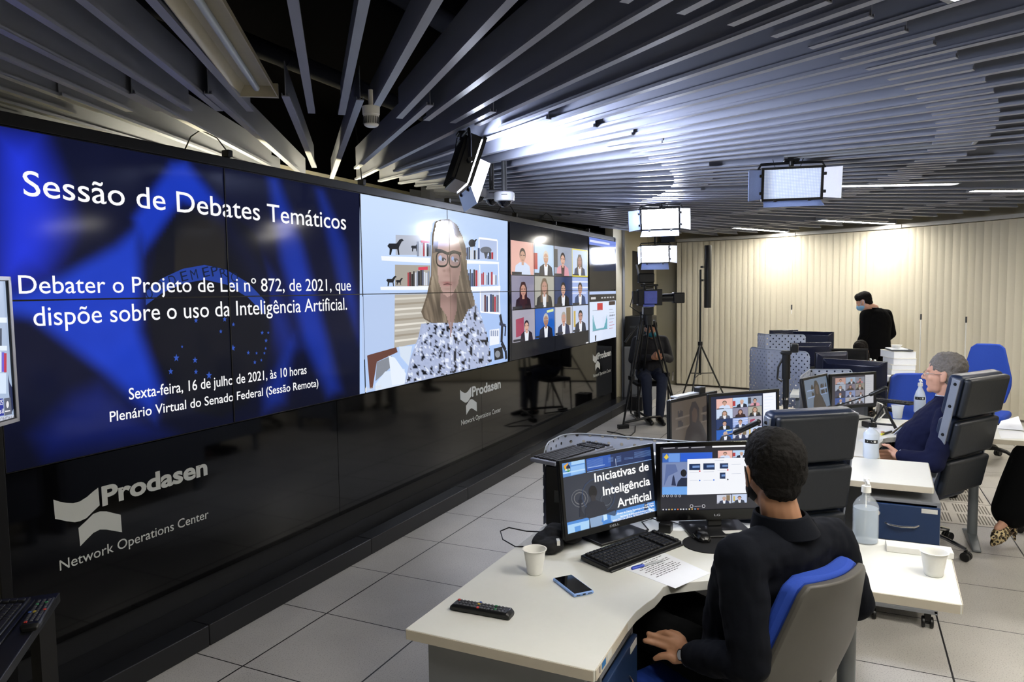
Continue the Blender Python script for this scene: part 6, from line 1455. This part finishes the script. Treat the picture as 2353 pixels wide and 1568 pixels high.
J = dict(pelvis=pel, waist=pel.lerp(mid, .38)+V((0, 0, .02))+f*.03, chest=pel.lerp(mid, .76)+f*.035, neck=atd(1800, 1206, 2.13), head=atd(1777, 1087, 2.13), shL=shL, shR=shR,
         elL=atd(1722, 1525, 2.02), wrL=wrL, handL=man_hand, elR=atd(1962, 1382, 2.3), wrR=atd(1850, 1400, 2.5), hipL=hipL, hipR=hipR,
         knL=hipL+f*.40+l*.02+V((0, 0, .02)), knR=hipR+f*.42+V((0, 0, .03)), anL=hipL+f*.45+V((0, 0, -hipL.z+.09)), anR=hipR+f*.5+V((0, 0, -hipR.z+.09)), toeL=f, toeR=f, hvol=1.03, cuff=.9)
t, hc, M = person('seated man in the foreground, seen from behind, dark suit and black mask', J, (mSuitDark, mTrouser, None), 1.0, .007, math.radians(27), -.1, face=True, mask=mat('mask_black', '0b0b0d', .8), wide=.98, hairmat=mHairBlack, skin=mSkin, jac_jit=.008)
d = (wrL-J['elL']).normalized(); u = d.cross(V((0, 0, 1))).normalized(); w = d.cross(u); wc = wrL-d*.004
band = MB(); band.tube([wc+(u*math.cos(a)+w*math.sin(a))*.031 for a in [i*math.pi/10 for i in range(20)]], .005, n=8, closed=True)
wb = band.build('watch_strap', mBlack, t, world=True)
fd = (EYE-wc); fd = (fd-d*fd.dot(d)).normalized(); fc = wc+fd*.032
MB().cyl(fc-fd*.004, fc+fd*.004, .018, n=24).build('watch_case', mChrome, wb, world=True); MB().cyl(fc+fd*.004, fc+fd*.0048, .0145, n=24).build('watch_dial', mat('dial', 'aab0b8', .2), wb, world=True)
# ---- the grey-haired man in the leather chair
az = SEN_AZ; f = V((math.cos(az), math.sin(az), 0)); l = V((-f.y, f.x, 0))
hd = atd(2170, 861, 4.649); pel = V((SEN_BASE.x, SEN_BASE.y, .565))-f*.05
shL, shR = atd(2178, 962, 4.461), atd(2150, 945, 4.825); mid = (shL+shR)/2
hipL, hipR = pel+l*.1-V((0, 0, .01)), pel-l*.1-V((0, 0, .01))
J = dict(pelvis=pel, waist=pel.lerp(mid, .4)+f*.03, chest=pel.lerp(mid, .78), neck=hd-V((0, 0, .17))-f*.02+V((0, 0, .0)), head=hd, shL=shL, shR=shR, elL=atd(2146, 1064, 4.34), wrL=atd(2068, 1047, 4.50), elR=shR+f*.1-l*.08-V((0, 0, .27)), wrR=pel+f*.22-l*.02+V((0, 0, .10)), handL=atd(2034, 1049, 4.60), thumbL=V((0, 0, 1)),
         hipL=hipL, hipR=hipR, knL=hipL+f*.44+l*.03+V((0, 0, .0)), knR=hipR+f*.44-l*.03, anL=hipL+f*.5+V((0, 0, -hipL.z+.09)), anR=hipR+f*.52+V((0, 0, -hipR.z+.09)), toeL=f, toeR=f, cuff=.88, hfront=-.02, hvol=1.0, sides=True, hjit=.006, hjs=55)
J['neck'] = atd(2176, 925, 4.671)
t, hc, M = person('grey-haired man with glasses seated in the high-backed leather chair, navy suit', J, (mSuitNavy, mTrouser, mShirt), 1.06, .008, math.radians(76), .04, hairmat=mHairGrey, skin=mSkinPale, belly=.02, wide=1.02, headscale=1.04, jac_jit=.007)
g = MB(); H_ = lambda a, b, c: hc+M @ (V((a, b, c))*1.10)
for q in (1, -1):
    g.tube([H_(q*.031+.022*math.cos(i*.42)*1.1, .100-abs(.022*math.cos(i*.42))*.1, -.002+.017*math.sin(i*.42)) for i in range(15)], .0014, n=6, closed=True)
    g.tube([H_(q*.056, .096, .004), H_(q*.076, .05, .006), H_(q*.084, -.01, .006)], .0016, n=6)
g.tube([H_(.01, .103, .002), H_(0, .108, .004), H_(-.01, .103, .002)], .0016, n=6); g.build('glasses', mChrome, t, world=True)
nk = J['neck']; tp = nk+f*.09-V((0, 0, .05))+l*.012
def strip(P0, P1, w, m, nm, bow=.02, par=t, mid_w=None):
    mb = MB(); rr = []
    for i in range(9):
        u = i/8; p = P0.lerp(P1, u)+f*(bow*math.sin(math.pi*u)); ww = w[0]+(w[1]-w[0])*u
        rr.append([p+l*ww, p-l*ww, p-l*ww-f*.006, p+l*ww-f*.006])
    return mb.loft(rr).build(nm, m, par, .002, world=True)
low_ = pel+f*.235+V((0, 0, .02))+l*.04
strip(tp, low_, (.03, .075), mShirt, 'shirt_front', .045); strip(tp+f*.008, low_+f*.012+V((0, 0, .03)), (.018, .036), mat('tie_gold', '5d5138', .6, var=.3, scale=200), 'necktie', .048)
e, w_ = J['elL'], J['wrL']; d = (w_-e).normalized(); MB().cyl(w_-d*.035, w_-d*.0, .040, .037, 20).build('shirt_cuff', mShirt, t, world=True)
# ---- the standing man far back
hd = atd(1985, 694, 9.5); az = math.radians(45); f = V((math.cos(az), math.sin(az), 0)); l = V((-f.y, f.x, 0)); bs = atd(2014, 800, 9.5); bs = V((bs.x, bs.y, 0))
z = lambda q, a=0., b=0.: bs+f*a+l*b+V((0, 0, q))
J = dict(pelvis=z(.90), waist=z(1.06), chest=z(1.25), neck=z(1.435, .05), head=hd, shL=z(1.355, .02, .18), shR=z(1.355, .02, -.18), elL=z(1.1, -.02, .235), elR=z(1.1, -.02, -.235), wrL=z(.93, .13, .17), wrR=z(.93, .13, -.17), hipL=z(.88, 0, .09), hipR=z(.88, 0, -.09), knL=z(.48, .02, .1), knR=z(.48, .02, -.1), anL=z(.09, 0, .11), anR=z(.09, 0, -.11), toeL=f, toeR=f)
person('standing man in black suit and light blue mask before the blinds, looking down', J, (mSuitBlack, mSuitBlack, mShirt), 1.0, .01, math.radians(75), -.45, mask=mat('mask_blue', '7fb0d6', .7), hairmat=mHairBrown, skin=mSkinPale, jac_jit=.003)
# ---- the dark-haired person seated behind the monitor backs
hd = atd(1977, 808, 8.3); az = math.radians(165); f = V((math.cos(az), math.sin(az), 0)); l = V((-f.y, f.x, 0)); bs = V((hd.x, hd.y, 0))-f*.12
z = lambda q, a=0., b=0.: bs+f*a+l*b+V((0, 0, q))
dz = hd.z-1.22
J = dict(pelvis=z(.56+dz*.5, -.05), waist=z(.72+dz), chest=z(.88+dz), neck=z(1.06+dz, .05), head=hd, shL=z(.98+dz, .03, .17), shR=z(.98+dz, .03, -.17), elL=z(.76+dz, .06, .24), elR=z(.76+dz, .06, -.24), wrL=z(.80, .26, .14), wrR=z(.80, .26, -.14), hipL=z(.52+dz*.5, -.03, .09), hipR=z(.52+dz*.5, -.03, -.09), knL=z(.5, .36, .1), knR=z(.5, .36, -.1), anL=z(.09, .38, .1), anR=z(.09, .38, -.1), toeL=f, toeR=f)
person('dark-haired person in maroon top seated low behind the wide monitor back', J, (mat('top_maroon', '3a1a1e', .8), mTrouser, None), .95, .01, az, -.35, hair='long', jacket=False, hairmat=mHairBrown, collar=False)
# ---- the camera operator
hd = atd(1496, 757, 9.55); az = math.atan2(-hd.y, -hd.x)+.25; f = V((math.cos(az), math.sin(az), 0)); l = V((-f.y, f.x, 0)); bs = V((hd.x, hd.y, 0))-f*.05; bs = bs-l*.0
OPB, OPAZ = bs.copy(), az
z = lambda q, a=0., b=0.: bs+f*a+l*b+V((0, 0, q))
J = dict(pelvis=z(.64, -.04), waist=z(.80, -.02), chest=z(.95), neck=z(1.10, .02), head=hd, shL=z(1.04, .0, .18), shR=z(1.04, .0, -.18), elL=z(.80, .05, .25), elR=z(.80, .05, -.25), wrL=z(.86, .26, .06), wrR=z(.84, .26, -.05), hipL=z(.6, -.02, .1), hipR=z(.6, -.02, -.1), knL=z(.58, .36, .07), knR=z(.58, .36, -.14), anL=z(.09, .42, .02), anR=z(.09, .36, -.12), toeL=f, toeR=f)
person('camera operator seated behind the heavy tripod, dark clothes and teal mask', J, (mat('jacket_charcoal', '17161a', .85), mJeans, None), 1.0, .01, az+.1, -.2, mask=mat('mask_teal', '1f6b78', .7), hairmat=mHairBlack, skin=mSkinDark, jacket=False, collar=False)
t = thing('stool', 'black padded chair with bent steel runners under the camera operator', 'chair', OPB-f*.05)
o_ = OPB-f*.05
MB().box(o_+V((0, 0, .47)), (.42, .42, .05), OPAZ).build('seat', mBlackMat, t, .015, world=True)
for q in (-1, 1):
    MB().tube([o_+l*(.2*q)+f*(-.2)+V((0, 0, .45)), o_+l*(.2*q)+f*(-.22)+V((0, 0, .02)), o_+l*(.2*q)+f*.28+V((0, 0, .02)), o_+l*(.2*q)+f*.2+V((0, 0, .45))], .012).build('leg', mBlack, t, world=True)
MB().box(o_-f*.22+V((0, 0, .78)), (.03, .4, .3), OPAZ).build('backrest', mBlackMat, t, .012, world=True); MB().cyl(o_-f*.21+V((0, 0, .45)), o_-f*.22+V((0, 0, .7)), .02).build('back_post', mBlack, t, world=True)
# ---- the woman whose crossed leg enters at the right edge
an, kn = atd(2322, 1182, 4.62), atd(2362, 1052, 4.62); toe = atd(2246, 1208, 4.5)
f = V((toe.x-an.x, toe.y-an.y, 0)).normalized(); l = V((-f.y, f.x, 0))
hipz = .56; pel = V((kn.x, kn.y, 0))-f*.48+V((0, 0, hipz)); z = lambda q, a=0., b=0.: V((pel.x, pel.y, 0))+f*a+l*b+V((0, 0, q))
J = dict(pelvis=pel, waist=z(.72), chest=z(.9), neck=z(1.08), head=z(1.25, .03), shL=z(1.0, 0, .17), shR=z(1.0, 0, -.17), elL=z(.76, .02, .22), elR=z(.76, .02, -.22), wrL=z(.68, .24, .1), wrR=z(.68, .24, -.1), hipL=z(.54, 0, .09), hipR=z(.54, 0, -.09), knL=kn, knR=z(.47, .42, -.1), anL=an, anR=z(.13, .45, -.12), toeL=f, toeR=f)
t, hc, M = person('seated woman cut off by the right edge, black wide trousers and leopard heels', J, (mat('blouse_black', '0d0d10', .8), mTrouser, None), .95, .01, math.atan2(f.y, f.x), 0, hair='long', shoes=False, jacket=False, hairmat=mHairBrown, collar=False, skin=mSkinPale)
tr = MB(); limb(tr, [kn, kn.lerp(an, .5), kn.lerp(an, .93)], [.095, .11, .115]); remesh(tr, 'trouser_leg', mTrouser, .01, 3, t, True)
def leopard():
    m = bpy.data.materials.new('leopard_print'); m.use_nodes = True; nt = m.node_tree; b = nt.nodes['Principled BSDF']; b.inputs['Roughness'].default_value = .4
    tc = nt.nodes.new('ShaderNodeTexCoord'); vo = nt.nodes.new('ShaderNodeTexVoronoi'); vo.inputs['Scale'].default_value = 62; nt.links.new(tc.outputs['Object'], vo.inputs['Vector'])
    r = nt.nodes.new('ShaderNodeValToRGB'); r.color_ramp.interpolation = 'CONSTANT'; e = r.color_ramp.elements; e[0].color = (*hexc('5d4326'), 1); e[1].position = .30; e[1].color = (*hexc('17110d'), 1); n = e.new(.56); n.color = (*hexc('d9c69a'), 1)
    nt.links.new(vo.outputs['Distance'], r.inputs[0]); nt.links.new(r.outputs[0], b.inputs['Base Color']); return m
mLeo = leopard(); mSole = mat('sole_tan', '9a6a34', .5)
def heel(an, f, dz, tilt):
    # pointed pump, heel under the ankle; f towards the toe
    up = V((0, 0, 1)); l = V((-f.y, f.x, 0)); d = (f*math.cos(tilt)-up*math.sin(tilt)).normalized(); n = d.cross(l)
    n = n if n.z > 0 else -n
    o = an-up*dz; mb = MB(); rings = []
    for s, w, h0, h1 in ((-.055, .008, .0, .055), (-.045, .026, -.004, .052), (-.01, .03, -.01, .028), (.05, .032, -.018, .012), (.1, .038, -.022, .022), (.14, .033, -.022, .020), (.18, .016, -.02, .006), (.195, .004, -.018, -.008)):
        c = o+d*s; rings.append([c+l*w+n*h0, c-l*w+n*h0, c-l*w*.95+n*(h0+h1)/2, c-l*w*.5+n*h1, c+l*w*.5+n*h1, c+l*w*.95+n*(h0+h1)/2])
    sh = mb.loft(rings).build('shoe', mLeo, t, .004, world=True)
    MB().loft([[o+d*a+l*w-n*.02-n*k for a, w in ((-.04, .02), (.05, .026), (.14, .028), (.19, .004))]+[o+d*a-l*w-n*.02-n*k for a, w in ((.19, .004), (.14, .028), (.05, .026), (-.04, .02))] for k in (0, .004)]).build('sole', mSole, sh, world=True)
    hb = o-d*.04-n*.0; MB().cyl(hb-n*.005, hb-n*.10+d*.005, .019, .006, 14).build('heel', mLeo, sh, world=True)
    return sh
heel(an-V((0, 0, .03)), f, .03, .32); fa = J['anR']; heel(V((fa.x, fa.y, .15)), f, .04, .35)
ft = MB(); ft.cap(an, .035, an+f*.06-V((0, 0, .045)), .03); ft.cap(an+f*.05-V((0, 0, .04)), .03, an+f*.12-V((0, 0, .075)), .022); remesh(ft, 'foot', mSkinPale, .006, 3, t, True)
task_chair((pel.x, pel.y, 0), math.atan2(f.y, f.x), 'dark office chair under the woman at the right edge', zs=.42, arm0=.1)
